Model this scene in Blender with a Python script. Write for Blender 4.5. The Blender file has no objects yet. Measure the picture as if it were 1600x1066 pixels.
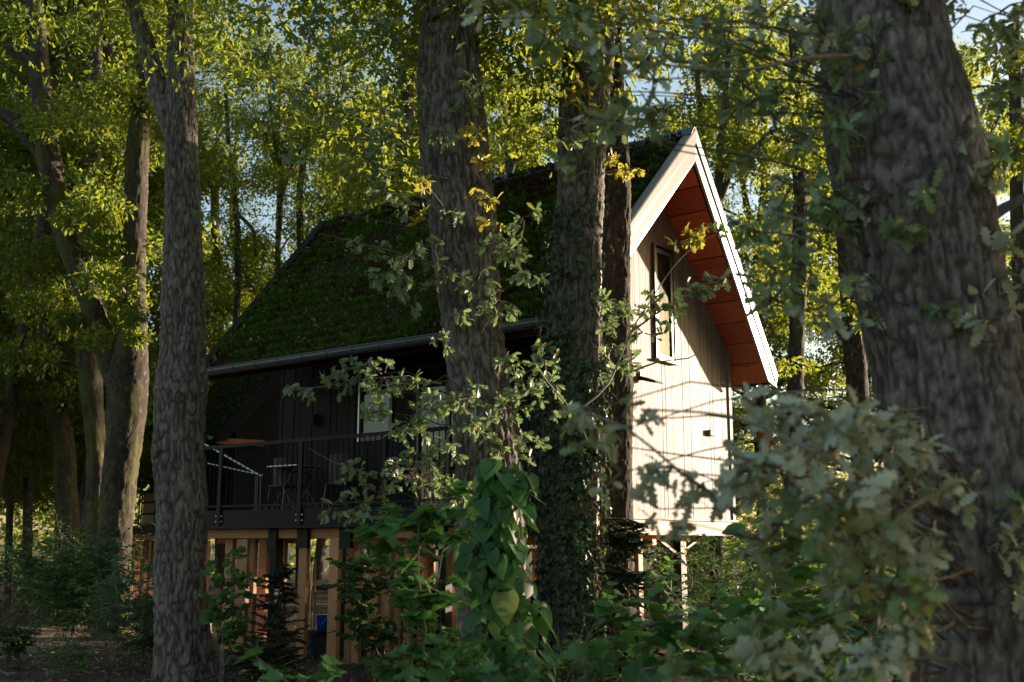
import bpy, math
import numpy as np
from mathutils import Matrix, Vector
RNG = np.random.default_rng(7)
PI = math.pi
SC = bpy.context.scene
COL = SC.collection

# ------------------------------------------------------------------ camera
PITCH, FPX, CAMZ = math.radians(10.443), 1702.4, 1.65
cam_d = bpy.data.cameras.new('camera')
cam = bpy.data.objects.new('camera', cam_d); COL.objects.link(cam)
cam.location = (0, 0, CAMZ); cam.rotation_euler = (PI/2 + PITCH, 0, 0)
cam_d.sensor_width = 36; cam_d.lens = FPX/1600*36
cam_d.clip_start = .1; cam_d.clip_end = 2000
cam_d.dof.use_dof = True; cam_d.dof.focus_distance = 13.5; cam_d.dof.aperture_fstop = 2.5
SC.camera = cam
# ------------------------------------------------------------------ sky and sun
SUN_DIR = Vector((.88, .475, 0)).normalized()
SUN_EL = math.radians(7.5)
wd = bpy.data.worlds.new('World'); SC.world = wd; wd.use_nodes = True
nt = wd.node_tree; nt.nodes.clear()
sky = nt.nodes.new('ShaderNodeTexSky'); sky.sky_type = 'NISHITA'; sky.sun_disc = False
sky.sun_elevation = SUN_EL; sky.sun_rotation = math.atan2(SUN_DIR.x, SUN_DIR.y)
sky.air_density = 1.0; sky.dust_density = 1.2; sky.ozone_density = 1.0
bg = nt.nodes.new('ShaderNodeBackground'); bg.inputs['Strength'].default_value = .122
wo = nt.nodes.new('ShaderNodeOutputWorld')
nt.links.new(sky.outputs[0], bg.inputs[0]); nt.links.new(bg.outputs[0], wo.inputs[0])
sd = bpy.data.lights.new('sun', 'SUN'); sd.energy = 5.0; sd.angle = math.radians(.6); sd.color = (1, .82, .65)
sun = bpy.data.objects.new('sun', sd); COL.objects.link(sun)
sdir = Vector((SUN_DIR.x*math.cos(SUN_EL), SUN_DIR.y*math.cos(SUN_EL), math.sin(SUN_EL)))
sun.rotation_euler = sdir.to_track_quat('Z', 'Y').to_euler(); sun.location = sdir*60
SC.view_settings.view_transform = 'Standard'; SC.view_settings.look = 'None'
SC.view_settings.exposure = 1.5; SC.view_settings.gamma = 1.0
SC.view_settings.use_curve_mapping = False
SC.view_settings.use_white_balance = True; SC.view_settings.white_balance_temperature = 6620; SC.view_settings.white_balance_tint = 10
cy = SC.cycles
cy.max_bounces = 6; cy.diffuse_bounces = 3; cy.glossy_bounces = 2; cy.transmission_bounces = 4
cy.transparent_max_bounces = 4; cy.use_denoising = True; cy.caustics_reflective = False; cy.caustics_refractive = False
cy.sample_clamp_indirect = 4

# ------------------------------------------------------------------ measured places
_c, _s = math.cos(PITCH), math.sin(PITCH)
def W(px, py, Y):
    """point of the place seen at photograph pixel px,py at distance Y ahead of the camera"""
    up = 533 - py
    d = np.array([px-800, FPX*_c-up*_s, FPX*_s+up*_c]); d = d/d[1]
    return np.array([d[0]*Y, Y, CAMZ+d[2]*Y])
class Frame:
    def __init__(s, o, ang):
        s.o = np.array(o, float); s.ang = ang
        s.u = np.array([-math.sin(ang), math.cos(ang), 0]); s.v = np.array([math.cos(ang), math.sin(ang), 0])
    def on(s, px, py, axis, val):
        n = s.u if axis == 'y' else s.v
        d = W(px, py, 1) - np.array([0, 0, CAMZ]); C = np.array([0, 0, CAMZ])
        t = (val - np.dot(C-s.o, n))/np.dot(d, n); P = C + t*d - s.o
        return np.array([np.dot(P, s.v), np.dot(P, s.u), P[2]])
    def w(s, x, y, z): return s.o + s.v*x + s.u*y + np.array([0, 0, z])
CAB = Frame((.646, 13, 0), math.radians(52.565))

# ------------------------------------------------------------------ materials
def new_mat(name):
    m = bpy.data.materials.new(name); m.use_nodes = True
    nt = m.node_tree; nt.nodes.clear()
    out = nt.nodes.new('ShaderNodeOutputMaterial')
    return m, nt, out
def N(nt, t, **kw):
    n = nt.nodes.new(t)
    for k, v in kw.items():
        if k == 'inp':
            for a, b in v.items():
                if isinstance(b, bpy.types.NodeSocket): nt.links.new(b, n.inputs[a])
                else: n.inputs[a].default_value = b
        else: setattr(n, k, v)
    return n
def col4(c): return (c[0], c[1], c[2], 1)
def ramp(nt, fac, stops):
    r = N(nt, 'ShaderNodeValToRGB', inp={'Fac': fac})
    e = r.color_ramp.elements
    while len(e) < len(stops): e.new(.5)
    for i, (p, c) in enumerate(stops): e[i].position = p; e[i].color = col4(c)
    return r.outputs['Color']
def mixc(nt, fac, a, b, mode='MIX'):
    m = N(nt, 'ShaderNodeMix', data_type='RGBA', blend_type=mode)
    def s(i, v):
        if isinstance(v, bpy.types.NodeSocket): nt.links.new(v, m.inputs[i])
        else: m.inputs[i].default_value = v if i == 0 else col4(v)
    s(0, fac); s(6, a); s(7, b)
    return m.outputs[2]
def noise(nt, scale, vec=None, detail=4, rough=.55, stretch=None, coord='Object'):
    tc = N(nt, 'ShaderNodeTexCoord').outputs[coord] if vec is None else vec
    if stretch is not None:
        mp = N(nt, 'ShaderNodeMapping', inp={'Vector': tc, 'Scale': stretch}); tc = mp.outputs[0]
    return N(nt, 'ShaderNodeTexNoise', inp={'Vector': tc, 'Scale': scale, 'Detail': detail, 'Roughness': rough}).outputs['Fac']
def bump(nt, h, strength=.4, dist=.01):
    return N(nt, 'ShaderNodeBump', inp={'Height': h, 'Strength': strength, 'Distance': dist}).outputs['Normal']
def finish(nt, out, color, rough=.6, normal=None, metallic=0, spec=.5):
    p = N(nt, 'ShaderNodeBsdfPrincipled', inp={'Roughness': rough, 'Metallic': metallic, 'Specular IOR Level': spec})
    if isinstance(color, bpy.types.NodeSocket): nt.links.new(color, p.inputs['Base Color'])
    else: p.inputs['Base Color'].default_value = col4(color)
    if normal is not None: nt.links.new(normal, p.inputs['Normal'])
    nt.links.new(p.outputs[0], out.inputs[0]); return p
def leaf_mat(name, a, b, trans, tfac=.45, rough=.45, spec=.4, yellow=None):
    """leaf: per-leaf tint between a and b, light shining through in colour trans"""
    m, nt, out = new_mat(name)
    at = N(nt, 'ShaderNodeAttribute', attribute_name='tint').outputs['Fac']
    oi = N(nt, 'ShaderNodeObjectInfo').outputs['Random']
    f = N(nt, 'ShaderNodeMath', operation='ADD', inp={0: at, 1: oi})
    f = N(nt, 'ShaderNodeMath', operation='FRACT', inp={0: f.outputs[0]}).outputs[0]
    stops = [(0, a), (.85, b)]
    if yellow: stops = [(0, a), (.8, b), (.93, b), (.97, yellow)]
    c = ramp(nt, f, stops)
    nz = noise(nt, 40, detail=2)
    c2 = mixc(nt, .35, c, mixc(nt, nz, (.5, .5, .5), (1.4, 1.4, 1.4)), 'MULTIPLY')
    p = N(nt, 'ShaderNodeBsdfPrincipled', inp={'Base Color': c2, 'Roughness': rough, 'Specular IOR Level': spec})
    tcol = mixc(nt, .6, c, trans, 'MIX')
    t = N(nt, 'ShaderNodeBsdfTranslucent', inp={'Color': tcol})
    ms = N(nt, 'ShaderNodeMixShader', inp={0: tfac, 1: p.outputs[0], 2: t.outputs[0]})
    nt.links.new(ms.outputs[0], out.inputs[0]); return m
def bark_mat(name, hi, lo, moss=0.0, mosscol=(.10, .105, .022)):
    m, nt, out = new_mat(name)
    at = N(nt, 'ShaderNodeAttribute', attribute_name='tint').outputs['Fac']
    fine = noise(nt, 30, detail=6, rough=.65, stretch=(1, 1, .35))
    big = noise(nt, 1.6, detail=3)
    c = mixc(nt, at, lo, hi)
    c = mixc(nt, .85, c, mixc(nt, fine, (.25, .24, .23), (1.8, 1.8, 1.8)), 'MULTIPLY')
    c = mixc(nt, .6, c, mixc(nt, noise(nt, 70, detail=4, rough=.7, stretch=(1, 1, .5)), (.3, .3, .3), (1.75, 1.75, 1.75)), 'MULTIPLY')
    c = mixc(nt, .5, c, mixc(nt, big, (.55, .5, .45), (1.4, 1.4, 1.45)), 'MULTIPLY')
    spk = ramp(nt, noise(nt, 14, detail=2, stretch=(1, 1, .5)), [(.62, (0, 0, 0)), (.7, (1, 1, 1))])
    c = mixc(nt, N(nt, 'ShaderNodeMath', operation='MULTIPLY', inp={0: spk, 1: .45}).outputs[0], c, (.3, .31, .28))
    if moss > 0:
        mf = ramp(nt, noise(nt, 2.2, detail=5, rough=.7, stretch=(1, 1, .4)), [(.62-.3*moss, (0, 0, 0)), (.75-.2*moss, (1, 1, 1))])
        c = mixc(nt, mf, c, mosscol)
    finish(nt, out, c, .85, bump(nt, noise(nt, 45, detail=5, rough=.7, stretch=(1, 1, .45)), 1.0, .02), spec=.2)
    return m
def wood_mat(name, a, b, rough=.65, axis=2, vary=.5, bumpd=.004, spec=.35):
    m, nt, out = new_mat(name)
    st = [14, 14, 14]; st[axis] = .8
    g = noise(nt, 1.0, detail=6, rough=.65, stretch=tuple(st))
    g2 = noise(nt, 1.0, detail=4, stretch=tuple(x*4 for x in st))
    oi = N(nt, 'ShaderNodeObjectInfo').outputs['Random']
    c = mixc(nt, g, a, b)
    c = mixc(nt, .4, c, mixc(nt, g2, (.6, .6, .6), (1.35, 1.35, 1.35)), 'MULTIPLY')
    c = mixc(nt, vary, c, mixc(nt, oi, (.62, .62, .62), (1.3, 1.27, 1.25)), 'MULTIPLY')
    kn = N(nt, 'ShaderNodeTexVoronoi', inp={'Vector': N(nt, 'ShaderNodeMapping', inp={'Vector': N(nt, 'ShaderNodeTexCoord').outputs['Object'], 'Scale': tuple(3.5 if i != axis else 1.6 for i in range(3))}).outputs[0], 'Scale': 1.0}).outputs['Distance']
    kf = ramp(nt, kn, [(.05, (1, 1, 1)), (.09, (0, 0, 0))])
    c = mixc(nt, N(nt, 'ShaderNodeMath', operation='MULTIPLY', inp={0: kf, 1: .7}).outputs[0], c, tuple(x*.35 for x in a))
    finish(nt, out, c, rough, bump(nt, g2, .5, bumpd), spec=spec if max(b) > .05 else .12); return m
def plain_mat(name, c, rough=.5, metallic=0, var=.25, scale=6, spec=.5):
    m, nt, out = new_mat(name)
    nz = noise(nt, scale, detail=5)
    cc = mixc(nt, var, c, mixc(nt, nz, (.35, .35, .35), (1.6, 1.6, 1.6)), 'MULTIPLY')
    finish(nt, out, cc, rough, bump(nt, noise(nt, 60, detail=3), .15, .003), metallic, spec); return m

M = {}
M['bark'] = bark_mat('oak_bark', (.29, .258, .232), (.032, .025, .021))
M['bark_moss'] = bark_mat('mossy_bark', (.10, .082, .065), (.03, .023, .018), .5)
M['bark_dark'] = bark_mat('dark_bark', (.085, .065, .05), (.025, .018, .014), .1)
M['bark_far'] = bark_mat('forest_bark', (.10, .08, .065), (.028, .022, .018), .3)
M['twig'] = plain_mat('twig_bark', (.13, .10, .07), .8)
M['twig_grey'] = plain_mat('pale_twig', (.24, .21, .17), .8)
M['leaf_wood'] = leaf_mat('woodland_leaf', (.024, .064, .013), (.07, .125, .022), (.54, .60, .045), .54, .5)
M['leaf_oak'] = leaf_mat('oak_leaf', (.14, .23, .11), (.26, .35, .20), (.32, .44, .08), .36, .5, .45, (.30, .23, .05))
M['leaf_mildew_sheen'] = leaf_mat('pale_oak_leaf', (.34, .40, .27), (.52, .55, .43), (.33, .38, .12), .3, .42, .8)  # mildewed leaves; sheen from the sky is also put into the pale base
M['leaf_soft'] = leaf_mat('dull_oak_leaf', (.12, .19, .09), (.27, .33, .20), (.30, .42, .10), .33, .45, .6, (.30, .24, .07))
M['leaf_lit_gold'] = leaf_mat('sunlit_leaf', (.24, .27, .04), (.36, .31, .05), (.6, .55, .06), .5, .5)  # oak leaves in the sun; the yellow light is put into their colour
M['leaf_ivy'] = leaf_mat('ivy_leaf', (.028, .058, .024), (.05, .09, .04), (.10, .2, .04), .22, .4, .5)
M['leaf_vine'] = leaf_mat('vine_leaf', (.035, .115, .03), (.095, .22, .055), (.18, .42, .06), .35, .42, .5)
M['leaf_vine_yellow'] = leaf_mat('yellow_vine_leaf', (.26, .33, .09), (.32, .36, .11), (.4, .5, .1), .35, .45)
M['leaf_shrub'] = leaf_mat('shrub_leaf', (.05, .15, .038), (.11, .25, .07), (.16, .34, .06), .35, .5)
M['leaf_dark'] = leaf_mat('dark_shrub_leaf', (.035, .092, .03), (.072, .145, .046), (.12, .22, .035), .3, .45)
M['leaf_yew'] = leaf_mat('yew_needle', (.018, .036, .018), (.032, .055, .026), (.05, .09, .02), .2, .5)
M['leaf_red'] = leaf_mat('red_leaf', (.30, .07, .03), (.38, .12, .04), (.5, .15, .04), .3, .5)
M['litter'] = leaf_mat('dry_leaf', (.16, .10, .06), (.34, .23, .15), (.2, .12, .05), .15, .75, .2)
M['moss'] = leaf_mat('roof_moss', (.034, .07, .012), (.12, .20, .03), (.10, .2, .02), .3, .75, .15)
M['moss_dead'] = leaf_mat('brown_moss', (.05, .032, .016), (.10, .06, .03), (.1, .07, .02), .1, .8, .15)
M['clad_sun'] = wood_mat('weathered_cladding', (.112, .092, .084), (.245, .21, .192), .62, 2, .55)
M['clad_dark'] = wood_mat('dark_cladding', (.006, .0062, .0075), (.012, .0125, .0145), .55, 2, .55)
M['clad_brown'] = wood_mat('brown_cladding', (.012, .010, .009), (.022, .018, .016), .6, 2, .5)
M['soffit'] = wood_mat('red_cedar', (.23, .055, .022), (.52, .16, .065), .5, 1, .85)
M['larch'] = wood_mat('larch_timber', (.40, .18, .085), (.56, .29, .15), .6, 2, .5)
M['larch_y'] = wood_mat('larch_beam', (.42, .20, .10), (.54, .28, .15), .6, 1, .4)
M['larch_x'] = wood_mat('larch_sill', (.28, .18, .125), (.40, .27, .20), .6, 0, .4)
M['barge'] = plain_mat('pale_grey_trim', (.29, .26, .235), .38, .0, .22, 3)
M['zinc'] = plain_mat('zinc_gutter', (.13, .15, .175), .42, .6, .2, 4)
M['steel'] = plain_mat('black_steel', (.006, .007, .009), .5, .0, .2, spec=.18)
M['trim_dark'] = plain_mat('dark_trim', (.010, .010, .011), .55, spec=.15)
M['fascia'] = plain_mat('dark_fascia', (.005, .0065, .010), .5, spec=.15)
M['alu'] = plain_mat('pale_metal', (.55, .55, .54), .35, .6, .1)
M['zinc_dark'] = plain_mat('dull_metal', (.16, .16, .16), .45, .5, .2)
M['frame'] = plain_mat('window_frame', (.035, .035, .037), .4)
M['frame_pale'] = plain_mat('pale_frame', (.34, .31, .28), .45)
M['wicker'] = plain_mat('wicker', (.05, .045, .04), .7, 0, .6, 60)
M['bucket'] = plain_mat('blue_plastic', (.012, .06, .42), .35)
M['boxgrey'] = plain_mat('grey_box', (.05, .06, .08), .5)
M['interior'] = plain_mat('room_dark', (.03, .027, .025), .8)  # solid wall core; the unlit room's darkness is put into its colour
M['pane_backing'] = plain_mat('unlit_room_tone', (.035, .033, .031), .8)  # dark colour standing in for the shade of the room behind glass
M['shutter'] = plain_mat('shutter_wood', (.55, .43, .31), .6)
def glass():
    m, nt, out = new_mat('window_glass')
    p = N(nt, 'ShaderNodeBsdfGlossy', inp={'Color': (.85, .88, .9, 1), 'Roughness': .03})
    t = N(nt, 'ShaderNodeBsdfTransparent', inp={'Color': (.75, .78, .78, 1)})
    fr = N(nt, 'ShaderNodeFresnel', inp={'IOR': 1.55}).outputs[0]
    bf = N(nt, 'ShaderNodeNewGeometry').outputs['Backfacing']
    inv = N(nt, 'ShaderNodeMath', operation='SUBTRACT', inp={0: 1.0, 1: bf}).outputs[0]
    f2 = N(nt, 'ShaderNodeMath', operation='MULTIPLY', inp={0: fr, 1: inv}).outputs[0]
    ms = N(nt, 'ShaderNodeMixShader', inp={0: f2, 1: t.outputs[0], 2: p.outputs[0]})
    nt.links.new(ms.outputs[0], out.inputs[0]); return m
M['glass'] = glass()
def lampglow():
    m, nt, out = new_mat('lamp_glow')
    e = N(nt, 'ShaderNodeEmission', inp={'Color': (1, .6, .25, 1), 'Strength': 1.2}); nt.links.new(e.outputs[0], out.inputs[0]); return m
M['lamp'] = lampglow()
def ground_mat(name, stops, sc):
    m, nt, out = new_mat(name)
    a = noise(nt, sc, detail=8, rough=.7); b = noise(nt, sc*22, detail=4, rough=.7)
    c = ramp(nt, a, stops)
    c = mixc(nt, .8, c, mixc(nt, b, (.4, .4, .4), (1.6, 1.6, 1.6)), 'MULTIPLY')
    finish(nt, out, c, .95, bump(nt, b, .8, .02), spec=.15); return m
M['soil'] = ground_mat('forest_floor', [(.3, (.06, .043, .03)), (.55, (.13, .095, .068)), (.75, (.10, .085, .05))], 1.1)
M['path'] = ground_mat('sandy_path', [(.3, (.16, .12, .085)), (.6, (.27, .21, .16)), (.8, (.20, .16, .12))], 1.5)
M['slab'] = ground_mat('roof_substrate', [(.3, (.02, .016, .01)), (.6, (.045, .036, .018)), (.8, (.03, .045, .012))], 3)

# ------------------------------------------------------------------ object helpers
def tag(o, label=None, cat=None, group=None, kind=None):
    for k, v in (('label', label), ('category', cat), ('group', group), ('kind', kind)):
        if v: o[k] = v
    return o
def thing(name, label, cat, loc=(0, 0, 0), rotz=0, group=None):
    o = bpy.data.objects.new(name, None); COL.objects.link(o)
    o.location = loc; o.rotation_euler = (0, 0, rotz); o.empty_display_size = .3
    return tag(o, label, cat, group)
def put(name, mesh, parent=None, mat=None, M4=None):
    o = bpy.data.objects.new(name, mesh); COL.objects.link(o)
    if mat is not None and not mesh.materials: mesh.materials.append(mat)
    if parent is not None: o.parent = parent
    if M4 is not None: o.matrix_basis = Matrix(M4)
    return o
def mesh_np(name, V, faces, tint=None, smooth=True):
    """faces: list of int arrays (m,k)"""
    V = np.ascontiguousarray(V, np.float32); me = bpy.data.meshes.new(name)
    me.vertices.add(len(V)); me.vertices.foreach_set('co', V.ravel())
    faces = [np.asarray(f, np.int32) for f in faces if len(f)]
    loops = np.concatenate([f.ravel() for f in faces])
    tot = np.concatenate([np.full(len(f), f.shape[1], np.int32) for f in faces])
    st = np.concatenate([[0], np.cumsum(tot)[:-1]]).astype(np.int32)
    me.loops.add(len(loops)); me.loops.foreach_set('vertex_index', loops)
    me.polygons.add(len(tot)); me.polygons.foreach_set('loop_start', st)
    me.polygons.foreach_set('use_smooth', np.full(len(tot), smooth, bool))
    if tint is not None:
        at = me.attributes.new('tint', 'FLOAT', 'POINT'); at.data.foreach_set('value', np.ascontiguousarray(tint, np.float32))
    me.update(calc_edges=True); return me
class MB:
    def __init__(s): s.v = []; s.f = []
    def add(s, vs, fs):
        b = len(s.v); s.v += [tuple(map(float, p)) for p in vs]; s.f += [tuple(i+b for i in f) for f in fs]; return s
    def hexa(s, p):
        return s.add(p, [(0, 3, 2, 1), (4, 5, 6, 7), (0, 1, 5, 4), (1, 2, 6, 5), (2, 3, 7, 6), (3, 0, 4, 7)])
    def box(s, x0, x1, y0, y1, z0, z1):
        return s.hexa([(x0, y0, z0), (x1, y0, z0), (x1, y1, z0), (x0, y1, z0), (x0, y0, z1), (x1, y0, z1), (x1, y1, z1), (x0, y1, z1)])
    def bar(s, a, b, r, n=6, r2=None, w=None):
        a = Vector(a); b = Vector(b); d = (b-a).normalized(); q = d.orthogonal().normalized() if abs(d.z) < .99 else Vector((1, 0, 0))
        if abs(d.z) < .99: q = d.cross(Vector((0, 0, 1))).normalized()
        t = d.cross(q); r2 = r if r2 is None else r2
        off = PI/4 if n == 4 else 0
        vs = [a+(q*math.cos(off+2*PI*i/n)+t*math.sin(off+2*PI*i/n))*r for i in range(n)] + [b+(q*math.cos(off+2*PI*i/n)+t*math.sin(off+2*PI*i/n))*r2 for i in range(n)]
        return s.add(vs, [(i, (i+1) % n, n+(i+1) % n, n+i) for i in range(n)] + [tuple(range(n-1, -1, -1)), tuple(range(n, 2*n))])
    def prism(s, pts, d):
        n = len(pts); d = np.array(d); vs = [np.array(p) for p in pts] + [np.array(p)+d for p in pts]
        return s.add(vs, [tuple(range(n)), tuple(range(2*n-1, n-1, -1))] + [(i, n+i, n+(i+1) % n, (i+1) % n) for i in range(n)])
    def mesh(s, name, bevel=0):
        me = bpy.data.meshes.new(name); me.from_pydata(s.v, [], s.f); me.update()
        if bevel:
            import bmesh
            bm = bmesh.new(); bm.from_mesh(me)
            bmesh.ops.recalc_face_normals(bm, faces=bm.faces)
            bmesh.ops.bevel(bm, geom=list(bm.edges), offset=bevel, segments=1, affect='EDGES')
            bm.to_mesh(me); bm.free(); me.update()
        return me
    def build(s, name, mat, parent=None, bevel=0):
        return put(name, s.mesh(name, bevel), parent, mat)

# ------------------------------------------------------------------ numpy noise
def _h(a, b, c=0):
    x = np.sin(a*127.1 + b*311.7 + c*74.7)*43758.5453
    return x - np.floor(x)
def vnoise(x, y):
    xi, yi = np.floor(x), np.floor(y); xf, yf = x-xi, y-yi
    xf = xf*xf*(3-2*xf); yf = yf*yf*(3-2*yf)
    return (_h(xi, yi)*(1-xf)+_h(xi+1, yi)*xf)*(1-yf) + (_h(xi, yi+1)*(1-xf)+_h(xi+1, yi+1)*xf)*yf
def fbm(x, y, o=4):
    r = 0; a = .5
    for i in range(o): r = r + a*vnoise(x*2**i+i*17.3, y*2**i+i*5.1); a *= .5
    return r
def worley_ridge(u, w, nu, seed):
    """u in cells (wraps at nu), w in cells -> F2-F1"""
    ui, wi = np.floor(u), np.floor(w)
    f1 = np.full(u.shape, 9.); f2 = np.full(u.shape, 9.)
    for i in (-1, 0, 1):
        for j in (-1, 0, 1):
            cu, cw = ui+i, wi+j; cm = np.mod(cu, nu)
            du = cu+_h(cm, cw, seed)-u; dw = cw+_h(cm+31, cw+7, seed)-w
            d = np.sqrt(du*du+dw*dw)
            f2 = np.where(d < f1, f1, np.minimum(f2, d)); f1 = np.minimum(f1, d)
    return f2-f1

# ------------------------------------------------------------------ trunks
def smooth_line(P, R, step):
    P = np.array(P, float); R = np.array(R, float); outp, outr = [], []
    n = len(P)
    for i in range(n-1):
        p0 = P[max(i-1, 0)]; p1 = P[i]; p2 = P[i+1]; p3 = P[min(i+2, n-1)]
        k = max(2, int(np.linalg.norm(p2-p1)/step))
        for j in range(k):
            t = j/k
            outp.append(.5*((2*p1)+(-p0+p2)*t+(2*p0-5*p1+4*p2-p3)*t*t+(-p0+3*p1-3*p2+p3)*t**3))
            outr.append(R[i]*(1-t)+R[i+1]*t)
    outp.append(P[-1]); outr.append(R[-1])
    return np.array(outp), np.array(outr)
def tube(P, R, seg, bark=None, seed=0, bulges=(), flare=0):
    """tapered tube; bark=(cell width, depth, stretch) gives furrowed relief; returns V, quads, tint"""
    n = len(P); T = np.gradient(P, axis=0); T /= np.linalg.norm(T, axis=1, keepdims=True)
    ref = np.array([0, 1., 0]) if abs(T[0][1]) < .9 else np.array([1., 0, 0])
    A = np.zeros_like(P); a = ref-np.dot(ref, T[0])*T[0]; a /= np.linalg.norm(a)
    for i in range(n):
        a = a-np.dot(a, T[i])*T[i]; a /= np.linalg.norm(a); A[i] = a
    B = np.cross(T, A)
    th = np.linspace(0, 2*PI, seg, endpoint=False)
    L = np.concatenate([[0], np.cumsum(np.linalg.norm(np.diff(P, axis=0), axis=1))])
    rr = np.repeat(R[:, None], seg, 1)
    TH, LL = np.meshgrid(th, L)
    tint = np.full(rr.shape, .6)
    rr = rr*(1+.10*(fbm(np.cos(TH)*1.2+seed*3.3+5, LL*.7+np.sin(TH)*1.2+9, 3)-.45))
    if flare: rr = rr*(1+flare*np.exp(-LL/.45)*(.6+.5*np.sin(TH*5+seed)))
    for (l, ang, size, amp) in bulges:
        da = np.angle(np.exp(1j*(TH-ang)))*np.mean(R)
        rr = rr+amp*np.exp(-((LL-l)**2+da**2)/(size*size))
    if bark:
        cw, dep, st = bark
        cw = cw*.46; dep = dep*1.15; nu = max(4, round(2*PI*np.mean(R)/cw)); uu = TH/(2*PI)*nu; ww = LL/(cw*st)
        wx = fbm(np.cos(TH)*3+seed, LL*5+np.sin(TH)*3, 3)-.45
        wy = fbm(np.cos(TH)*3+seed+40, LL*4+np.sin(TH)*3, 3)-.45
        def wn(u, w, p, o):
            xi, yi = np.floor(u), np.floor(w); xf, yf = u-xi, w-yi; xf = xf*xf*(3-2*xf); yf = yf*yf*(3-2*yf)
            h = lambda i, j: _h(np.mod(i, p)+o, j+o*1.7)
            return (h(xi, yi)*(1-xf)+h(xi+1, yi)*xf)*(1-yf)+(h(xi, yi+1)*(1-xf)+h(xi+1, yi+1)*xf)*yf
        f1 = np.abs(2*wn(uu+wx*1.7, ww*.6+wy*.9, nu, seed)-1)
        f2 = np.abs(2*wn(uu*2+wx*3.4, ww*.8+wy*1.2, nu*2, seed+9)-1)
        f3 = wn(uu*4+wx*5, ww*3.2+wy*2, nu*4, seed+5)
        f4 = np.abs(2*wn(uu*1+wx*2+.5, ww*2.6+wy*2, nu, seed+21)-1)      # cross breaks
        rid = np.clip(f1/.62, 0, 1)**.75*(.55+.45*np.clip(f2/.6, 0, 1)**.8)*(.78+.22*np.clip(f4/.22, 0, 1))
        rr = rr+dep*1.15*(rid-.6)+dep*.6*(f3-.5)*(.3+.7*rid)
        tint = np.clip(.05+.95*rid*(.55+.7*f3), 0, 1)
    V = P[:, None, :]+A[:, None, :]*(rr*np.cos(TH))[..., None]+B[:, None, :]*(rr*np.sin(TH))[..., None]
    i = np.arange(n-1)[:, None]*seg; j = np.arange(seg)[None, :]; j2 = (j+1) % seg
    F = np.stack([i+j, i+j2, i+seg+j2, i+seg+j], -1).reshape(-1, 4)
    return V.reshape(-1, 3), F, tint.ravel()
def join(parts):
    V, F, T, b = [], [], [], 0
    for v, f, t in parts: V.append(v); F.append(f+b); T.append(t); b += len(v)
    return np.concatenate(V), np.concatenate(F), np.concatenate(T)
def trunk_mesh(name, tubes, base):
    v, f, t = join(tubes)
    return mesh_np(name, v-np.array(base), [f], t)

# ------------------------------------------------------------------ leaves
def leaf_half(outline, fold, curl, name):
    """outline: (half-width, y) from base to tip; gives V, tris"""
    ys = [p[1] for p in outline]; V = []; F = []
    mid = [(0, y, -fold*math.sin(PI*y)*.0+curl*(y*y)*-1) for y in ys]
    n = len(ys)
    for (w, y), m in zip(outline, mid): V += [(-w, y, m[2]+fold*w), (0, y, m[2]), (w, y, m[2]+fold*w)]
    for i in range(n-1):
        a, b = 3*i, 3*i+3
        F += [(a, a+1, b+1, b), (a+1, a+2, b+2, b+1)]
    return np.array(V, float), np.array(F)
OAK = [(.01, 0), (.10, .10), (.19, .20), (.09, .29), (.25, .42), (.26, .47), (.12, .54), (.30, .68), (.29, .73), (.14, .78), (.17, .90), (.10, .97), (.0, 1.0)]
OAKS = [(.01, 0), (.18, .2), (.09, .3), (.26, .45), (.12, .55), (.29, .7), (.14, .78), (.15, .93), (0, 1)]
HEART = [(.0, .06), (.28, -.06), (.40, .12), (.42, .3), (.33, .55), (.16, .8), (0, 1)]
IVY = [(.0, .0), (.22, -.04), (.46, .18), (.24, .36), (.42, .62), (.2, .62), (0, 1)]
MAPLE = [(.0, .0), (.25, -.02), (.33, .12), (.52, .2), (.42, .36), (.55, .62), (.36, .62), (.22, .72), (.2, .86), (0, 1)]
HAZEL = [(.0, .0), (.26, -.02), (.43, .22), (.48, .48), (.38, .75), (.13, .92), (0, 1.03)]
OVAL = [(0, 0), (.2, .3), (.22, .55), (.12, .82), (0, 1)]
LEAF = {k: [leaf_half(o, fo, cu, k) for fo, cu in ((.25, .12), (.45, .3), (-.1, .05), (.3, -.1))]
        for k, o in dict(oak=OAK, oaks=OAKS, heart=HEART, ivy=IVY, maple=MAPLE, hazel=HAZEL, oval=OVAL).items()}
OAKN = (np.array([(0, 0, 0), (0, 1, -.1), (.17, .28, .06), (.09, .42, .03), (.25, .66, .08), (-.17, .28, .06), (-.09, .42, .03), (-.25, .66, .08)]), np.array([(0, 2, 3, 4, 1), (0, 1, 7, 6, 5)]))
KITE = (np.array([(0, 0, 0), (.27, .48, .08), (0, 1, -.08), (-.27, .48, .08)]), np.array([(0, 1, 2), (0, 2, 3)]))
def unit(a): return a/np.maximum(np.linalg.norm(a, axis=-1, keepdims=True), 1e-9)
def frames(D, Nn):
    """leaf axes: y along D, z near Nn"""
    D = unit(D); X = unit(np.cross(D, Nn)); Z = np.cross(X, D)
    return np.stack([X, D, Z], -1)          # columns
def leaf_cloud(name, pos, R, size, geo, tint=None):
    v, f = geo; n = len(pos)
    V = pos[:, None, :]+np.einsum('nij,kj->nki', R, v)*size[:, None, None]
    F = (np.arange(n)[:, None, None]*len(v)+f[None]).reshape(-1, f.shape[1])
    t = np.repeat(RNG.random(n) if tint is None else tint, len(v))
    return V.reshape(-1, 3), F, t
LEAFMESH = {}
def leaf_mesh(kind, var, mat):
    k = (kind, var, mat)
    if k not in LEAFMESH:
        v, f = LEAF[kind][var]
        me = mesh_np('leaf', v, [f], np.zeros(len(v))); me.materials.append(M[mat]); LEAFMESH[k] = me
    return LEAFMESH[k]
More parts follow.
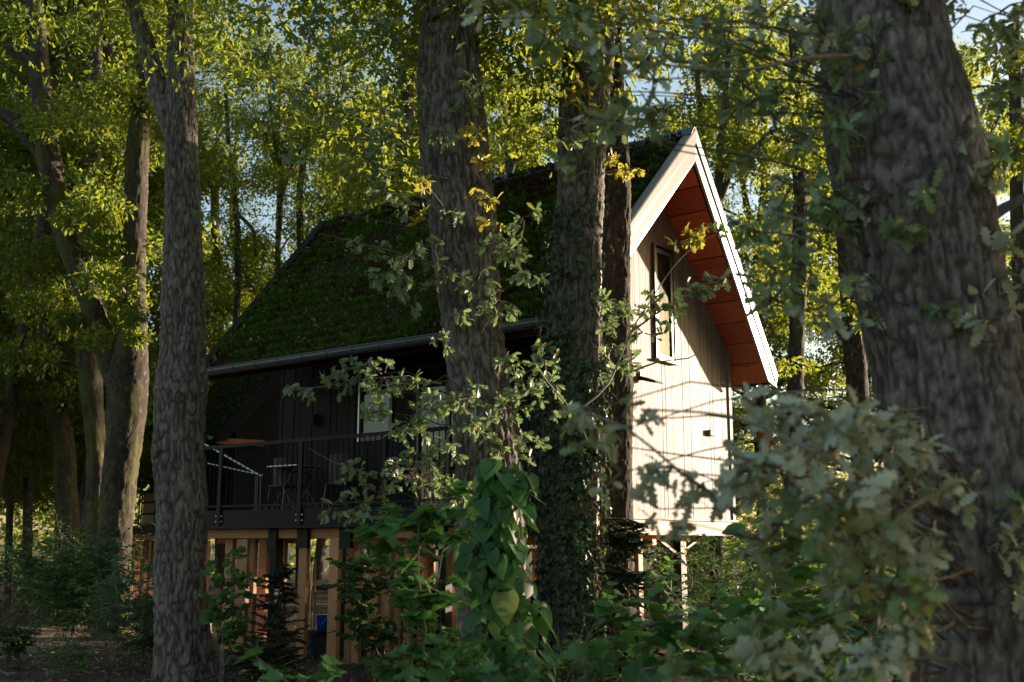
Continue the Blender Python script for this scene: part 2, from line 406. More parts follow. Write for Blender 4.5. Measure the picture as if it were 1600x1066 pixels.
def leaf_parts(parent, base, pos, R, size, kind, mat, name='leaf'):
    for i in range(len(pos)):
        m4 = np.eye(4); m4[:3, :3] = R[i]*size[i]; m4[:3, 3] = pos[i]-base
        put(name, leaf_mesh(kind, i % 4, mat if isinstance(mat, str) else mat[i]), parent, None, m4)
def rand_dirs(n, zs=1.0):
    d = RNG.normal(size=(n, 3)); d[:, 2] *= zs; return unit(d)
def spray(center, r, n, droop=.25, up=.55, per=6):
    """n leaves in terminal rosettes on short twigs round a centre -> pos, R, twig segments"""
    k = max(1, n//per); P, D, Nn, tw = [], [], [], []
    c = np.array(center)
    for _ in range(k):
        d = rand_dirs(1, .55)[0]; s = c+d*r*RNG.uniform(.0, .35)
        e = c+d*r*RNG.uniform(.5, 1.0)-np.array([0, 0, droop*r*RNG.random()])
        tw.append((s, e)); dd = unit(e-s)
        for j in range(per):
            a = dd*.55+rand_dirs(1)[0]*.9-np.array([0, 0, droop*.5])
            back = RNG.uniform(0, .45)*np.linalg.norm(e-s)
            P.append(e-dd*back+RNG.normal(size=3)*.012); D.append(a)
            Nn.append(np.array([0, 0, up])+rand_dirs(1)[0]*.6)
    P, D, Nn = np.array(P), np.array(D), np.array(Nn)
    return P, frames(D, Nn), tw
def twig_mesh(name, segs, base, r=.004, parent=None, mat='twig', rb=None):
    """segs: list of (start,end) or polylines"""
    parts = []
    for s in segs:
        p = np.array(s, float)
        if len(p) == 2: p = np.array([p[0], (p[0]+p[1])/2+RNG.normal(size=3)*.01, p[1]])
        rr = np.linspace(rb or r, r*.6, len(p))
        parts.append(tube(p, rr, 4))
    v, f, t = join(parts)
    o = put(name, mesh_np(name, v-np.array(base), [f], t), parent, M[mat]); return tag(o, kind='stuff') if len(segs) > 1 else o
def bent(a, b, sag=.1, n=6, wob=.03):
    a, b = np.array(a, float), np.array(b, float); t = np.linspace(0, 1, n)[:, None]
    p = a*(1-t)+b*t; p[:, 2] += (4*t[:, 0]*(1-t[:, 0]))*sag
    p[1:-1] += RNG.normal(size=(n-2, 3))*wob; return p

# ================================================================== ground
def gh(x, y):
    return .07*(fbm(np.asarray(x)*.35+50, np.asarray(y)*.35+50, 4)-.47)*np.exp(-(np.asarray(x)**2+(np.asarray(y)-15)**2)/3000.)
def ground():
    g = np.concatenate([-np.geomspace(700, 32, 14), np.arange(-30, 30.1, .5), np.geomspace(32, 700, 14)])
    X, Y = np.meshgrid(g, g+12, indexing='xy'); n = len(g)
    V = np.stack([X, Y, gh(X, Y)], -1).reshape(-1, 3)
    i = np.arange(n-1)[:, None]*n+np.arange(n-1)[None]
    F = np.stack([i, i+1, i+n+1, i+n], -1).reshape(-1, 4)
    o = put('ground', mesh_np('ground', V, [F]), None, M['soil']); tag(o, kind='structure')
    # sandy path curving past the left trunks, then along the foot of the picture
    c = [(-30, 27), (-14, 23.5), (-9.5, 21.0), (-8.2, 18.0), (-8.4, 15), (-6.5, 12.4), (-3.2, 11.6), (1, 9.6), (4, 7)]
    P, _ = smooth_line(np.array([(a, b, 0) for a, b in c]), np.ones(len(c)), .3)
    T = np.gradient(P, axis=0); T = unit(T); S = np.stack([-T[:, 1], T[:, 0], 0*T[:, 0]], -1)
    k = np.linspace(-1, 1, 7); wid = .95+.25*fbm(np.arange(len(P))*.21, np.zeros(len(P)), 3)
    V = P[:, None]+S[:, None]*(k[None, :, None]*wid[:, None, None]); V[..., 2] = gh(V[..., 0], V[..., 1])+.02-.028*np.abs(k)**3
    m = len(P); i = np.arange(m-1)[:, None]*7+np.arange(6)[None]
    F = np.stack([i, i+7, i+8, i+1], -1).reshape(-1, 4)
    o = put('path', mesh_np('path', V.reshape(-1, 3), [F]), None, M['path']); tag(o, kind='structure')
    # leaf litter
    n = 26000
    Y = 5+22*RNG.random(n)**.8; X = (RNG.random(n)*1.3-.68)*Y
    pos = np.stack([X, Y, gh(X, Y)+.015+.02*RNG.random(n)], -1)
    D = rand_dirs(n, .25); Nn = np.array([0, 0, 1.])+rand_dirs(n)*.45
    v, f, t = leaf_cloud('l', pos, frames(D, Nn), RNG.uniform(.05, .11, n), KITE)
    o = put('leaf_litter', mesh_np('leaf_litter', v, [f], t, False), None, M['litter']); tag(o, kind='stuff')
ground()
def sticks():
    segs = []
    for _ in range(260):
        Y = RNG.uniform(9, 20); x = RNG.uniform(-.5, .3)*Y; a = RNG.uniform(0, 6.28); L = RNG.uniform(.12, .5)
        p = np.array([x, Y, float(gh(x, Y))+.03]); e = p+np.array([math.cos(a)*L, math.sin(a)*L, RNG.uniform(-.01, .05)])
        segs.append((p, e))
    o = twig_mesh('fallen_sticks', segs, np.zeros(3), .006, None, 'twig_grey', .010); tag(o, kind='stuff')

# ================================================================== cabins
WID, HE, HR, LEN, XR, E1, E2, INS, OFF = 6.14, 4.33, 7.556, 7.155, 2.94, .296, .46, .8, .5
TH = .42
def roof_z(x, top=True):
    z = HR-(XR-x)*(HR-HE)/XR if x < XR else HR-(x-XR)*(HR-HE)/(WID-XR)
    return z if top else z-TH
def cabin(fr, label, main):
    t = thing('cabin', label, 'cabin', fr.o, fr.ang)
    fy = lambda f: -E1*f; by = lambda f: LEN+E2*f      # prow of the gables, f = height fraction
    # --- roof slabs: outer face, plumb eave cut, soffit
    roof = None
    for side in (0, 1):
        xe = 0 if side == 0 else WID; sg = 1 if side == 0 else -1
        xi = xe+sg*.31; xr = XR-.001*sg
        prof = [(xr, HR, 1), (xe, HE, 0), (xe, HE-.10, 0), (xi, roof_z(xi, False), .07), (xr, HR-TH, .87)]
        pf = [(x, fy(f)+.03, z) for x, z, f in prof]; pb = [(x, by(f)-.03, z) for x, z, f in prof]
        mb = MB(); n = 5
        mb.add(pf+pb, [tuple(range(n)), tuple(range(2*n-1, n-1, -1))]+[(i, n+i, n+(i+1) % n, (i+1) % n) for i in range(n)])
        o = mb.build('roof', M['slab'], t)
        roof = roof or o
        # --- soffit boards, parallel to the ridge
        nb = 10
        for k in range(nb):
            a, b = k/nb+.004, (k+1)/nb-.004
            xa = xi+(xr-xi)*a; xb = xi+(xr-xi)*b
            za, zb = roof_z(xa, False)-.003, roof_z(xb, False)-.003
            fa, fb = a*.87+.05, b*.87+.05
            out = min(xa, xb) < INS+.05 if side == 0 else max(xa, xb) > WID-INS-.05
            ye = LEN if out else OFF+.7
            MB().hexa([(xa, fy(fa)+.04, za-.016), (xb, fy(fb)+.04, zb-.016), (xb, ye, zb-.016), (xa, ye, za-.016),
                       (xa, fy(fa)+.04, za), (xb, fy(fb)+.04, zb), (xb, ye, zb), (xa, ye, za)]).build('soffit_board', M['soffit'], t)
        # --- barge boards: two stepped boards up each rake, front; one dark trim at the back
        def rake(name, mat, d0, d1, yf, th, back=False, mitre=0):
            f0, f1 = 0., 1.
            ya = (by(0) if back else fy(0)); yb = (by(1) if back else fy(1))
            q = [(xe-sg*.0, HE-d0), (xr+.0, HR-d0), (xr, HR-d1), (xe+sg*max(0, (d1-.10)*.95), max(HE-d1+max(0, (d1-.10)), HE-.105-.0*d1))]
            pts = [(q[0][0], ya+yf, q[0][1]), (q[1][0], yb+yf, q[1][1]), (q[2][0], yb+yf, q[2][1]), (q[3][0], ya+yf, q[3][1])]
            MB().prism(pts, (0, th, 0)).build(name, mat, t)
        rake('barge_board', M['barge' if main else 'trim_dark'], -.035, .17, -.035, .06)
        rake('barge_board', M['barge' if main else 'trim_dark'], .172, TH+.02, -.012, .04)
        rake('verge_trim', M['trim_dark'], -.05, .25, -.03, .05, True)
        # verge capping on top of the rake
        MB().hexa([(xe, fy(0)-.03, HE+.036), (xr, fy(1)-.03, HR+.036), (xr, fy(1)+.12, HR+.036), (xe, fy(0)+.12, HE+.036),
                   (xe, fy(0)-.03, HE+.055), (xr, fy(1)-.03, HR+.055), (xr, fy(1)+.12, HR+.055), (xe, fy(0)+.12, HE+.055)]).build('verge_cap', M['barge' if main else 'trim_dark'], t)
        # --- moss on the slope
        n = (80000 if main else 16000) if side == 0 else (6000 if main else 3000)
        a = RNG.random(n); y = RNG.random(n)
        slope_len = math.hypot(xr-xe, HR-HE); row = .235
        rowp = (a*slope_len/row+.25*fbm(y*9, a*0+3, 3)) % 1
        pat = fbm(a*5+3, y*7+side*9, 4); fine = fbm(a*30, y*50, 3)
        keep = (RNG.random(n) < .28+.72*np.exp(-((rowp-.35)/.28)**2)) & (RNG.random(n) < np.clip((pat-.22)*6, .4, 1))
        a, y, rowp, pat, fine = a[keep], y[keep], rowp[keep], pat[keep], fine[keep]; n = len(a)
        x = xe+(xr-xe)*a; yy = fy(a)+.16+(by(a)-.1-fy(a)-.16)*y; z = HE+(HR-HE)*a
        nrm = np.array([-sg*(HR-HE), 0, abs(xr-xe)]); nrm = nrm/np.linalg.norm(nrm)
        lift = .08*np.exp(-((rowp-.35)/.25)**2)*np.clip(pat*2, .3, 1)
        pos = np.stack([x, yy, z], -1)+nrm*lift[:, None]*RNG.random(n)[:, None]
        D = nrm*.8+np.array([0, 0, .5])+rand_dirs(n)*.75; Nn = rand_dirs(n)+nrm*.5
        siz = RNG.uniform(.03, .075, n)*(.5+1.2*fbm(a*26, y*40, 2))*(.7+.7*np.clip(pat, 0, 1))*(.85+.55*np.exp(-((rowp-.35)/.2)**2))
        v, f, tt = leaf_cloud('m', pos, frames(D, Nn), siz, KITE)
        dead = (fine*.6+.5*fbm(a*8+20, y*11, 4)+.22*np.clip((a-.7)*3, 0, 1)+.26*(np.abs(rowp-.35) > .3)*fbm(a*14+9, y*16, 3) > .585)
        fd = np.repeat(dead, 2)
        me = mesh_np('moss_cover', v, [f[~fd], f[fd]], tt, False)
        me.materials.append(M['moss']); me.materials.append(M['moss_dead'])
        mi = np.zeros(len(f), np.int32); mi[(~fd).sum():] = 1; me.polygons.foreach_set('material_index', mi)
        tag(put('moss_cover', me, t), kind='stuff')
        m_ = 420; a = RNG.random(m_); y = RNG.random(m_); x = xe+(xr-xe)*a; yy = fy(a)+.2+(by(a)-fy(a)-.4)*y; z = HE+(HR-HE)*a
        pos = np.stack([x, yy, z], -1)+nrm*RNG.uniform(.03, .09, m_)[:, None]
        v, f, tt = leaf_cloud('d', pos, frames(rand_dirs(m_), nrm+rand_dirs(m_)*.6), RNG.uniform(.06, .12, m_), OAKN)
        tag(put('fallen_leaf', mesh_np('fallen_leaf', v, [f], tt, False), t, M['litter']), kind='stuff')
    MB().hexa([(XR-.12, fy(1)-.02, HR-.06), (XR+.12, fy(1)-.02, HR-.06), (XR+.12, by(1), HR-.06), (XR-.12, by(1), HR-.06),
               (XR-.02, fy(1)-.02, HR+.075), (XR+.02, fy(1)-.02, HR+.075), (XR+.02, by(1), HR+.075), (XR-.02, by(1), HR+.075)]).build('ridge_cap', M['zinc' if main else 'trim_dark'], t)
    for xe, xr, sg in ((0, XR-.001, 1), (WID, XR+.001, -1)):
        MB().hexa([(xe, by(0)-.16, HE+.045), (xr, by(1)-.16, HR+.045), (xr, by(1)+.06, HR+.045), (xe, by(0)+.06, HE+.045),
                   (xe, by(0)-.16, HE+.10), (xr, by(1)-.16, HR+.10), (xr, by(1)+.06, HR+.10), (xe, by(0)+.06, HE+.10)]).build('verge_cap', M['trim_dark'], t)
    # --- gutter, half round, with brackets
    for xe, sg in ((0, 1), (WID, -1)):
        V, F = [], []; k = 9; yy = np.linspace(.06, LEN-.02, 2); xc = xe-sg*.085; r = .085
        for y in yy:
            for r_ in (r, r-.008):
                for i in range(k):
                    a = PI+PI*i/(k-1); V.append((xc+r_*math.cos(a), y, HE-.0+r_*1.15*math.sin(a)))
        for i in range(k-1):
            F += [(i, i+1, 2*k+i+1, 2*k+i), (k+i, 3*k+i, 3*k+i+1, k+i+1)]
        F += [(0, 2*k, 3*k, k), (k-1, 2*k-1, 4*k-1, 3*k-1), tuple(range(k)), tuple(range(2*k, 3*k))]
        g = MB().add(V, F).build('gutter', M['zinc'], t)
        MB().bar((xc-sg*.087, .06, HE+.005), (xc-sg*.087, LEN-.02, HE+.005), .012, 6).build('gutter_lip', M['zinc'], t)
        if sg == 1 or main:
            for y in np.arange(.4, LEN, .52 if main else .8):
                b = MB(); prev = None
                for i in range(k):
                    a = PI+PI*i/(k-1); p = (xc+.094*math.cos(a), HE+.094*1.15*math.sin(a))
                    if prev: b.hexa([(prev[0], y-.014, prev[1]), (p[0], y-.014, p[1]), (p[0], y+.014, p[1]), (prev[0], y+.014, prev[1]),
                                     (prev[0]*.97+xc*.03, y-.014, prev[1]+.006), (p[0]*.97+xc*.03, y-.014, p[1]+.006), (p[0]*.97+xc*.03, y+.014, p[1]+.006), (prev[0]*.97+xc*.03, y+.014, prev[1]+.006)])
                    prev = p
                b.build('gutter_bracket', M['zinc'], t)
        MB().bar((xc, 1.45, HE-.09), (xc, 1.45, HE-.22), .045, 10).bar((xc, 1.45, HE-.22), (xc+sg*.6, 1.5, HE-.62), .045, 10).build('downpipe', M['zinc'], t)
    # --- body
    PX = 1.5 if main else INS
    def gable(x0, x1, y0, y1, z0):
        pts = [(x0, y0, z0), (x0, y0, roof_z(x0, False)-.03)]
        if x0 < XR < x1: pts.append((XR, y0, HR-TH-.03))
        pts += [(x1, y0, roof_z(x1, False)-.03), (x1, y0, z0)]
        return MB().prism(pts, (0, y1-y0, 0))
    gable(PX, WID-INS, OFF, 6.9, 1.95).build('wall', M['interior'], t)
    if main: gable(INS, PX-.002, OFF+.001, 1.6, 1.95).build('wall', M['interior'], t)
    MB().box(INS-.01, WID-INS+.01, OFF-.02, 6.95, 1.745, 1.945).build('floor', M['trim_dark'], t)
    wx0, wx1, wz0, wz1 = 3.0, 3.53, 4.28, 5.96
    # --- gable cladding, narrow vertical boards
    x = INS
    while x < WID-INS-.02:
        w = float(RNG.choice([.04, .05, .065])); x1 = min(x+w, WID-INS); th = float(RNG.choice([.024, .026, .028]))
        zz = [(1.955, None)]
        xm = (x+x1)/2
        if main and wx0-.05 < xm < wx1+.05: spans = [(1.955, wz0-.02), (wz1+.05, None)]
        else: spans = [(1.955, None)]
        for z0, z1 in spans:
            za = roof_z(x, False)-.03 if z1 is None else z1; zb = roof_z(x1-.0022, False)-.03 if z1 is None else z1
            MB().hexa([(x, OFF-th, z0), (x1-.0022, OFF-th, z0), (x1-.0022, OFF-.002, z0), (x, OFF-.002, z0),
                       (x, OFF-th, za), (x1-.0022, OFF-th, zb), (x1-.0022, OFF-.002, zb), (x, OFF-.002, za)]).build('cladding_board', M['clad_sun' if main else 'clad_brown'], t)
        x = x1
    MB().box(INS-.03, WID-INS+.03, OFF-.075, OFF-.022, 1.74, 1.952).build('sill_beam', M['larch_x'], t, .006)
    MB().box(INS-.035, WID-INS+.035, OFF-.1, OFF-.034, 1.956, 1.985).build('drip_sill', M['clad_sun'], t)
    # corner boards
    for xx in (INS, WID-INS):
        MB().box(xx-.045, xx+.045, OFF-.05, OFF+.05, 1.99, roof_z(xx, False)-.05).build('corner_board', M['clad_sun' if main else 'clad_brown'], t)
    # --- long side cladding
    def side_boards(xw, y0, y1, w, skip=()):
        y = y0
        while y < y1-.03:
            ye = min(y+w, y1); th = .03 if RNG.random() < .5 else .022
            ztop = roof_z(xw, False)-.03
            for z0, z1 in ([(1.955, ztop)] if not any(a < (y+ye)/2 < b for a, b, c, d in skip) else
                           [(1.955, [c for a, b, c, d in skip if a < (y+ye)/2 < b][0]), ([d for a, b, c, d in skip if a < (y+ye)/2 < b][0], ztop)]):
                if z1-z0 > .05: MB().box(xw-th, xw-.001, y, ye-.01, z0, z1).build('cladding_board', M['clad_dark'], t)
            y = ye
    if main:
        win = (4.25, 4.98, 3.2, 4.25); door = (2.5, 3.75, 1.956, 4.3)
        side_boards(PX, 1.6, 6.9, .145, [win, door]); side_boards(INS, OFF+.05, 1.6, .145)
        for (a, b, c, d), nm in ((win, 'window'), (door, 'glass_door')):
            f = MB()
            f.box(PX-.06, PX+.0, a, a+.06, c, d).box(PX-.06, PX, b-.06, b, c, d).box(PX-.06, PX, a+.06, b-.06, d-.06, d).box(PX-.06, PX, a+.06, b-.06, c, c+.06)
            if nm == 'glass_door': f.box(PX-.055, PX, (a+b)/2-.04, (a+b)/2+.04, c+.06, d-.06)
            w_ = f.build(nm, M['frame'], t)
            MB().box(PX-.03, PX-.02, a+.05, b-.05, c+.05, d-.05).build('pane', M['glass'], w_)
            if nm == 'window':
                MB().box(PX-.015, PX-.005, a+.05, b-.05, c+.05, d-.25).build('dark_backing', M['pane_backing'], w_)  # added dark sheet behind the pane, stands in for the unlit room
                MB().box(PX-.085, PX-.062, b-.04, b-.015, c, d).build('frame_edge', M['alu'], w_)
        # --- gable window
        f = MB()
        yo = OFF
        f.box(wx0, wx0+.07, yo-.055, yo, wz0, wz1).box(wx1-.07, wx1, yo-.055, yo, wz0, wz1).box(wx0+.07, wx1-.07, yo-.055, yo, wz1-.07, wz1).box(wx0+.07, wx1-.07, yo-.055, yo, wz0, wz0+.07)
        w_ = f.build('window', M['frame'], t)
        MB().box(wx0+.06, wx1-.06, yo-.03, yo-.02, wz0+.06, wz1-.06).build('pane', M['glass'], w_)
        MB().box(wx0-.04, wx1+.04, yo-.12, yo-.035, wz0-.035, wz0-.003).build('window_sill', M['frame_pale'], w_)
        MB().box(wx0-.035, wx0-.003, yo-.07, yo-.002, wz0, wz1+.03).box(wx1+.003, wx1+.035, yo-.07, yo-.002, wz0, wz1+.03).box(wx0-.035, wx1+.035, yo-.072, yo-.002, wz1+.032, wz1+.06).build('window_casing', M['frame'], w_)
        # --- wall lamp and vent
        lx, lz = 2.55, 3.86
        MB().box(lx-.05, lx+.05, yo-.06, yo-.033, lz+.05, lz+.17).build('lamp_bracket', M['steel'], t)
        MB().hexa([(lx-.11, yo-.34, lz-.03), (lx+.11, yo-.34, lz-.03), (lx+.11, yo-.1, lz+.03), (lx-.11, yo-.1, lz+.03),
                   (lx-.11, yo-.33, lz+.0), (lx+.11, yo-.33, lz+.0), (lx+.11, yo-.06, lz+.1), (lx-.11, yo-.06, lz+.1)]).build('flood_lamp', M['steel'], t)
        MB().box(4.53, 4.70, yo-.09, yo-.033, 3.27, 3.36).build('vent_hood', M['clad_sun'], t, .008)
        MB().bar((PX-.09, 5.97-.0, 3.52), (PX-.09, 5.97, 3.70), .05, 10).build('wall_lamp', M['steel'], t)
    else:
        q0, q1 = fr.on(338, 690, 'y', .25), fr.on(412, 692, 'y', .25)
        MB().box(q0[0], q1[0], .2, .3, q1[2]-.1, q1[2]+.06).build('support_beam', M['soffit'], t)
        side_boards(PX, OFF+.05, 6.9, .2)
    # --- deck along the long side
    y0, y1, xo = 1.15, 7.35, -.1
    if not main: y0, y1 = .5, 7.35
    y = xo
    k = 0
    while y < PX-.05:
        MB().box(y, min(y+.138, PX-.04), y0, y1, 2.07, 2.1).build('deck_board', M['clad_dark'], t); y += .145
    MB().box(xo-.03, xo-.003, y0, y1, 1.86, 2.115).build('deck_fascia', M['fascia'], t)
    MB().box(xo-.06, xo-.032, y0, y1, 1.845, 1.868).build('fascia_lip', M['steel'], t)
    MB().box(xo, PX, y0, y0+.05, 1.86, 2.066).build('deck_fascia', M['fascia'], t)
    for yj in np.arange(y0+.5, y1, .85): MB().box(xo+.03, PX-.02, yj-.03, yj+.03, 1.88, 2.066).build('joist', M['trim_dark'], t)
    rail = MB().box(xo-.055, xo-.005, y0, y1, 3.06, 3.11).build('handrail', M['steel'], t)
    rail2 = MB().box(xo-.05, xo-.01, y0, y1, 2.165, 2.19).build('bottom_rail', M['steel'], t)
    bm_ = MB().bar((0, 0, 2.19), (0, 0, 3.06), .0085, 6).mesh('baluster')
    bm_.materials.append(M['steel'])
    posts = [y0+.03, 2.85, 4.5, 6.3, y1-.03] if main else list(np.linspace(y0+.03, y1-.03, 4))
    for py_ in posts:
        MB().box(xo-.062, xo-.032, py_-.04, py_+.04, 1.90, 3.058).build('rail_post', M['steel'], t)
        for zb in (1.95, 2.03):
            for dy in (-.06, .06): MB().bar((xo-.032, py_+dy, zb), (xo-.05, py_+dy, zb), .011, 8).build('bolt', M['alu'], t)
    for yb in np.arange(y0+.12, y1-.05, .104 if main else .16):
        if min(abs(yb-p) for p in posts) > .05: put('baluster', bm_, t, None, Matrix.Translation((xo-.03, yb, 0)))
    # --- support: larch beam, steel columns with brackets
    MB().box(.10, .22, y0+.05, y1-.05, 1.70, 1.842).build('support_beam', M['larch_y'], t, .006)
    MB().box(3.0, 3.12, .6, 6.9, 1.60, 1.742).build('support_beam', M['larch_y'], t, .006)
    cols = [(.16, 5.3), (.16, 2.02), (4.05, .75), (INS+.4, .75), (4.6, 6.6), (1.2, 6.6)] if main else [(.16, 1.2), (.16, 6.4), (4.6, .8), (1.2, .8)]
    for cx, cy_ in cols:
        low = 1.70 if cx < .5 else 1.745
        MB().box(cx-.065, cx+.065, cy_-.065, cy_+.065, .0, low).build('steel_column', M['steel'], t)
        MB().box(cx-.13, cx+.13, cy_-.13, cy_+.13, -.1, .06).build('footing', M['boxgrey'], t)
        if cx < .5: MB().box(cx-.1, cx-.07, cy_-.09, cy_+.09, 1.55, 1.86).build('column_bracket', M['steel'], t)
    if main:
        for yb in (4.62, 3.75): MB().box(.03, .09, yb-.11, yb+.11, 1.56, 1.86).build('column_bracket', M['steel'], t)
        MB().box(4.125, 4.175, .70, .80, .06, 1.744).build('timber_strip', M['larch'], t)
        MB().bar((4.0, .74, 1.45), (3.3, .74, 1.73), .03, 4).build('brace', M['steel'], t)
        MB().bar((4.1, .74, 1.5), (4.75, .74, 1.73), .025, 4).build('brace', M['steel'], t)
        p = CAB.on(996, 880, 'y', .62)
        MB().box(p[0]-.07, p[0]+.05, .56, .68, 0, 1.744).build('timber_post', M['larch'], t, .005)
        MB().box(1.4, 2.4, .6, 6.2, .9, .95).box(1.9, 2.0, .9, 6.0, 0, .9).build('pipe_tray', M['trim_dark'], t)
    return t
cabin(CAB, 'dark timber stilt cabin with steep mossy roof and sunlit pale boarded gable', True)
P2 = W(335, 688, 28.)
CAB2 = Frame((P2[0], P2[1], 0), math.radians(37))
cabin(CAB2, 'second mossy-roofed stilt cabin half hidden behind the left trunks, further back', False)

# --- slat screens below the deck
def screen(fr, label, specs, z1, tname='slat_screen'):
    t = thing(tname, label, 'slat screen', fr.o, fr.ang)
    for (y, x, w, d, zb, zt) in specs:
        MB().box(x, x+d, y-w/2, y+w/2, zb, zt).build('slat', M['larch'], t, .006)
    return t
spec = []
for (xa, xb, x, zt) in [(348, 360, .5, 1.69), (366, 383, .02, 1.69), (389, 395, .75, 1.69), (401, 414, 1.0, 1.7), (430, 442, .8, 1.69), (464, 477, .24, 1.66), (512, 527, .03, 1.69), (539, 549, .3, 1.69),
                        (550, 561, .26, 1.69), (575, 590, .36, 1.69), (595, 609, .42, 1.69), (612, 622, .5, 1.69), (630, 641, .4, 1.69), (652, 659, .5, 1.69), (689, 699, .25, 1.69), (700, 711, .45, 1.69), (725, 740, .25, 1.69), (760, 775, .3, 1.69)]:
    a = CAB.on(xa, 930, 'x', x); b = CAB.on(xb, 930, 'x', x)
    spec.append(((a[1]+b[1])/2, x, abs(a[1]-b[1]), .075, -.05, zt))
screen(CAB, 'row of reddish larch slats standing under the deck of the near cabin', spec, 1.69)
spec = [(y, 2.6+.25*(i % 2), .13, .05, -.05, 1.55) for i, y in enumerate(np.arange(1.2, 6.8, .27))]
screen(CAB, 'rear row of larch slats in the shade beneath the near cabin', spec, 1.6)
spec = [(y, .1+.2*(i % 2), .2, .07, -.05, 1.68) for i, y in enumerate(np.arange(.6, 7.2, .34))]
screen(CAB2, 'larch slats under the deck of the far cabin at left', spec, 1.6)
# gable side rails behind slats
# --- shutter-like slatted gate on far deck
def far_gate():
    p = CAB2.on(240, 805, 'x', -.02)
    t = thing('slatted_gate', 'pale wooden slatted gate on the far deck between two left trunks', 'gate', CAB2.w(-.16, p[1], 2.1), CAB2.ang)
    fr = MB()
    fr.box(-.03, .0, -.62, -.56, 0, .98).box(-.03, .0, .56, .62, 0, .98)
    for z in (0., .3, .62, .92): fr.box(-.03, .0, -.559, .559, z, z+.055)
    fr.build('gate_frame', M['steel'], t)
    for k in range(9): MB().box(.004, .02, -.54+k*.12, -.455+k*.12, .02, .96).build('slat', M['shutter'], t)
far_gate()

# --- things under and on the deck
def on_x(px, py, x): return CAB.on(px, py, 'x', x)
def cab_thing(name, label, cat, x, y, z): return thing(name, label, cat, CAB.w(x, y, z), CAB.ang)
p = on_x(488, 1003, .75)
zg = 0.0
t = cab_thing('storage_box', 'dark grey box on the ground between larch slats', 'box', .75, p[1], zg)
a = on_x(474, 990, .75); b = on_x(502, 990, .75); hw = abs(a[1]-b[1])/2
MB().box(-.2, .2, -hw, hw, 0, .30).build('box_body', M['boxgrey'], t, .012)
MB().box(-.215, .215, -hw-.012, hw+.012, .302, .345).build('lid', M['boxgrey'], t, .01)
bk = on_x(502, 975, .70)
t = cab_thing('bucket', 'blue plastic bucket standing on the dark grey box', 'bucket', .72, bk[1], .346)
V, F, TT = tube(np.array([(0, 0, 0), (0, 0, .1), (0, 0, .22), (0, 0, .235), (0, 0, .24)]), np.array([.075, .083, .095, .10, .098]), 20)
put('bucket_body', mesh_np('bucket_body', V, [F, np.arange(20)[None, ::-1]]), t, M['bucket'])
MB().bar((0, -.1, .22), (-.06, -.07, .13), .004, 5).bar((-.06, -.07, .13), (-.06, .07, .13), .004, 5).bar((-.06, .07, .13), (0, .1, .22), .004, 5).build('handle', M['alu'], t)
for px, nm, lab, mat, top in ((485, 'metal_pole', 'thin silver pole leaning upright behind the dark grey box', 'alu', 878), (491, 'broom_handle', 'wooden broomstick standing upright beside the silver pole', 'larch', 874)):
    q = on_x(px, 981, 1.05); q2 = on_x(px+2, top, 1.1)
    t = cab_thing(nm, lab, 'pole' if nm == 'metal_pole' else 'broom', 1.05, q[1], 0)
    MB().bar((0, 0, .08), (.05, q2[1]-q[1], q2[2]), .016, 10).build('shaft', M[mat], t)
    if nm == 'metal_pole':
        MB().bar((.0, 0, .01), (0, 0, .08), .024, 10).build('foot', M['steel'], t)
        MB().bar((.05, q2[1]-q[1], q2[2]), (.053, q2[1]-q[1], q2[2]+.07), .02, 10).build('grip', M['steel'], t)
    else: MB().box(-.12, .12, -.03, .03, .0, .08).build('brush_head', M['trim_dark'], t)
def chair(px, label):
    q = on_x(px, 760, .75)
    t = thing('deck_chair', label, 'chair', CAB.w(.75, q[1], 2.101), CAB.ang+.15*RNG.normal(), 'wicker chairs on the deck')
    # back shell
    V = []; F = []; k = 9
    for j, (z, r) in enumerate([(.40, .25), (.55, .27), (.70, .27), (.84, .25), (.86, .25)]):
        for i in range(k):
            a_ = -1.15+2.3*i/(k-1); V.append((.02-r*math.sin(a_)*.0+r*(1-math.cos(a_))*.8, r*math.sin(a_)*1.05, z))
    for j in range(4):
        for i in range(k-1): F.append((j*k+i, j*k+i+1, (j+1)*k+i+1, (j+1)*k+i))
    # both faces
    n = len(V); V2 = [(x+.02, y, z) for x, y, z in V]
    sh = MB().add(V+V2, F+[tuple(i+n for i in f[::-1]) for f in F]+[(i, i+1, n+i+1, n+i) for i in list(range(k-1))+[4*k+i for i in range(k-1)]])
    sh.build('backrest', M['wicker'], t)
    MB().box(.03, .48, -.24, .24, .40, .44).build('seat', M['wicker'], t, .012)
    for sx, sy in ((.06, -.22), (.06, .22), (.46, -.22), (.46, .22)):
        MB().bar((sx, sy, .40), (sx+(.05 if sx > .2 else -.05), sy*1.15, 0), .011, 8).build('leg', M['zinc_dark'], t)
    for sy in (-.26, .26):
        MB().bar((.08, sy, .64), (.45, sy, .62), .014, 8).bar((.45, sy, .62), (.46, sy*.9, .44), .012, 8).build('armrest', M['wicker'], t)
chair(428, 'wicker deck chair left of the small table behind the black railing')
chair(522, 'wicker deck chair right of the small table behind the black railing')
a = on_x(446, 732, .8); b = on_x(478, 731, .8)
t = cab_thing('folding_table', 'small folding table with pale edge and crossed legs on the deck', 'table', .8, (a[1]+b[1])/2, 2.101)
hw = abs(a[1]-b[1])/2+.12
MB().box(-.28, .28, -hw, hw, .69, .715).build('tabletop', M['alu'], t, .004)
for sx in (-.24, .24):
    MB().bar((sx, -hw*.85, .0), (sx, hw*.7, .69), .009, 8).build('leg', M['zinc_dark'], t)
    MB().bar((sx+.025, hw*.85, .0), (sx+.025, -hw*.7, .69), .009, 8).build('leg', M['zinc_dark'], t)
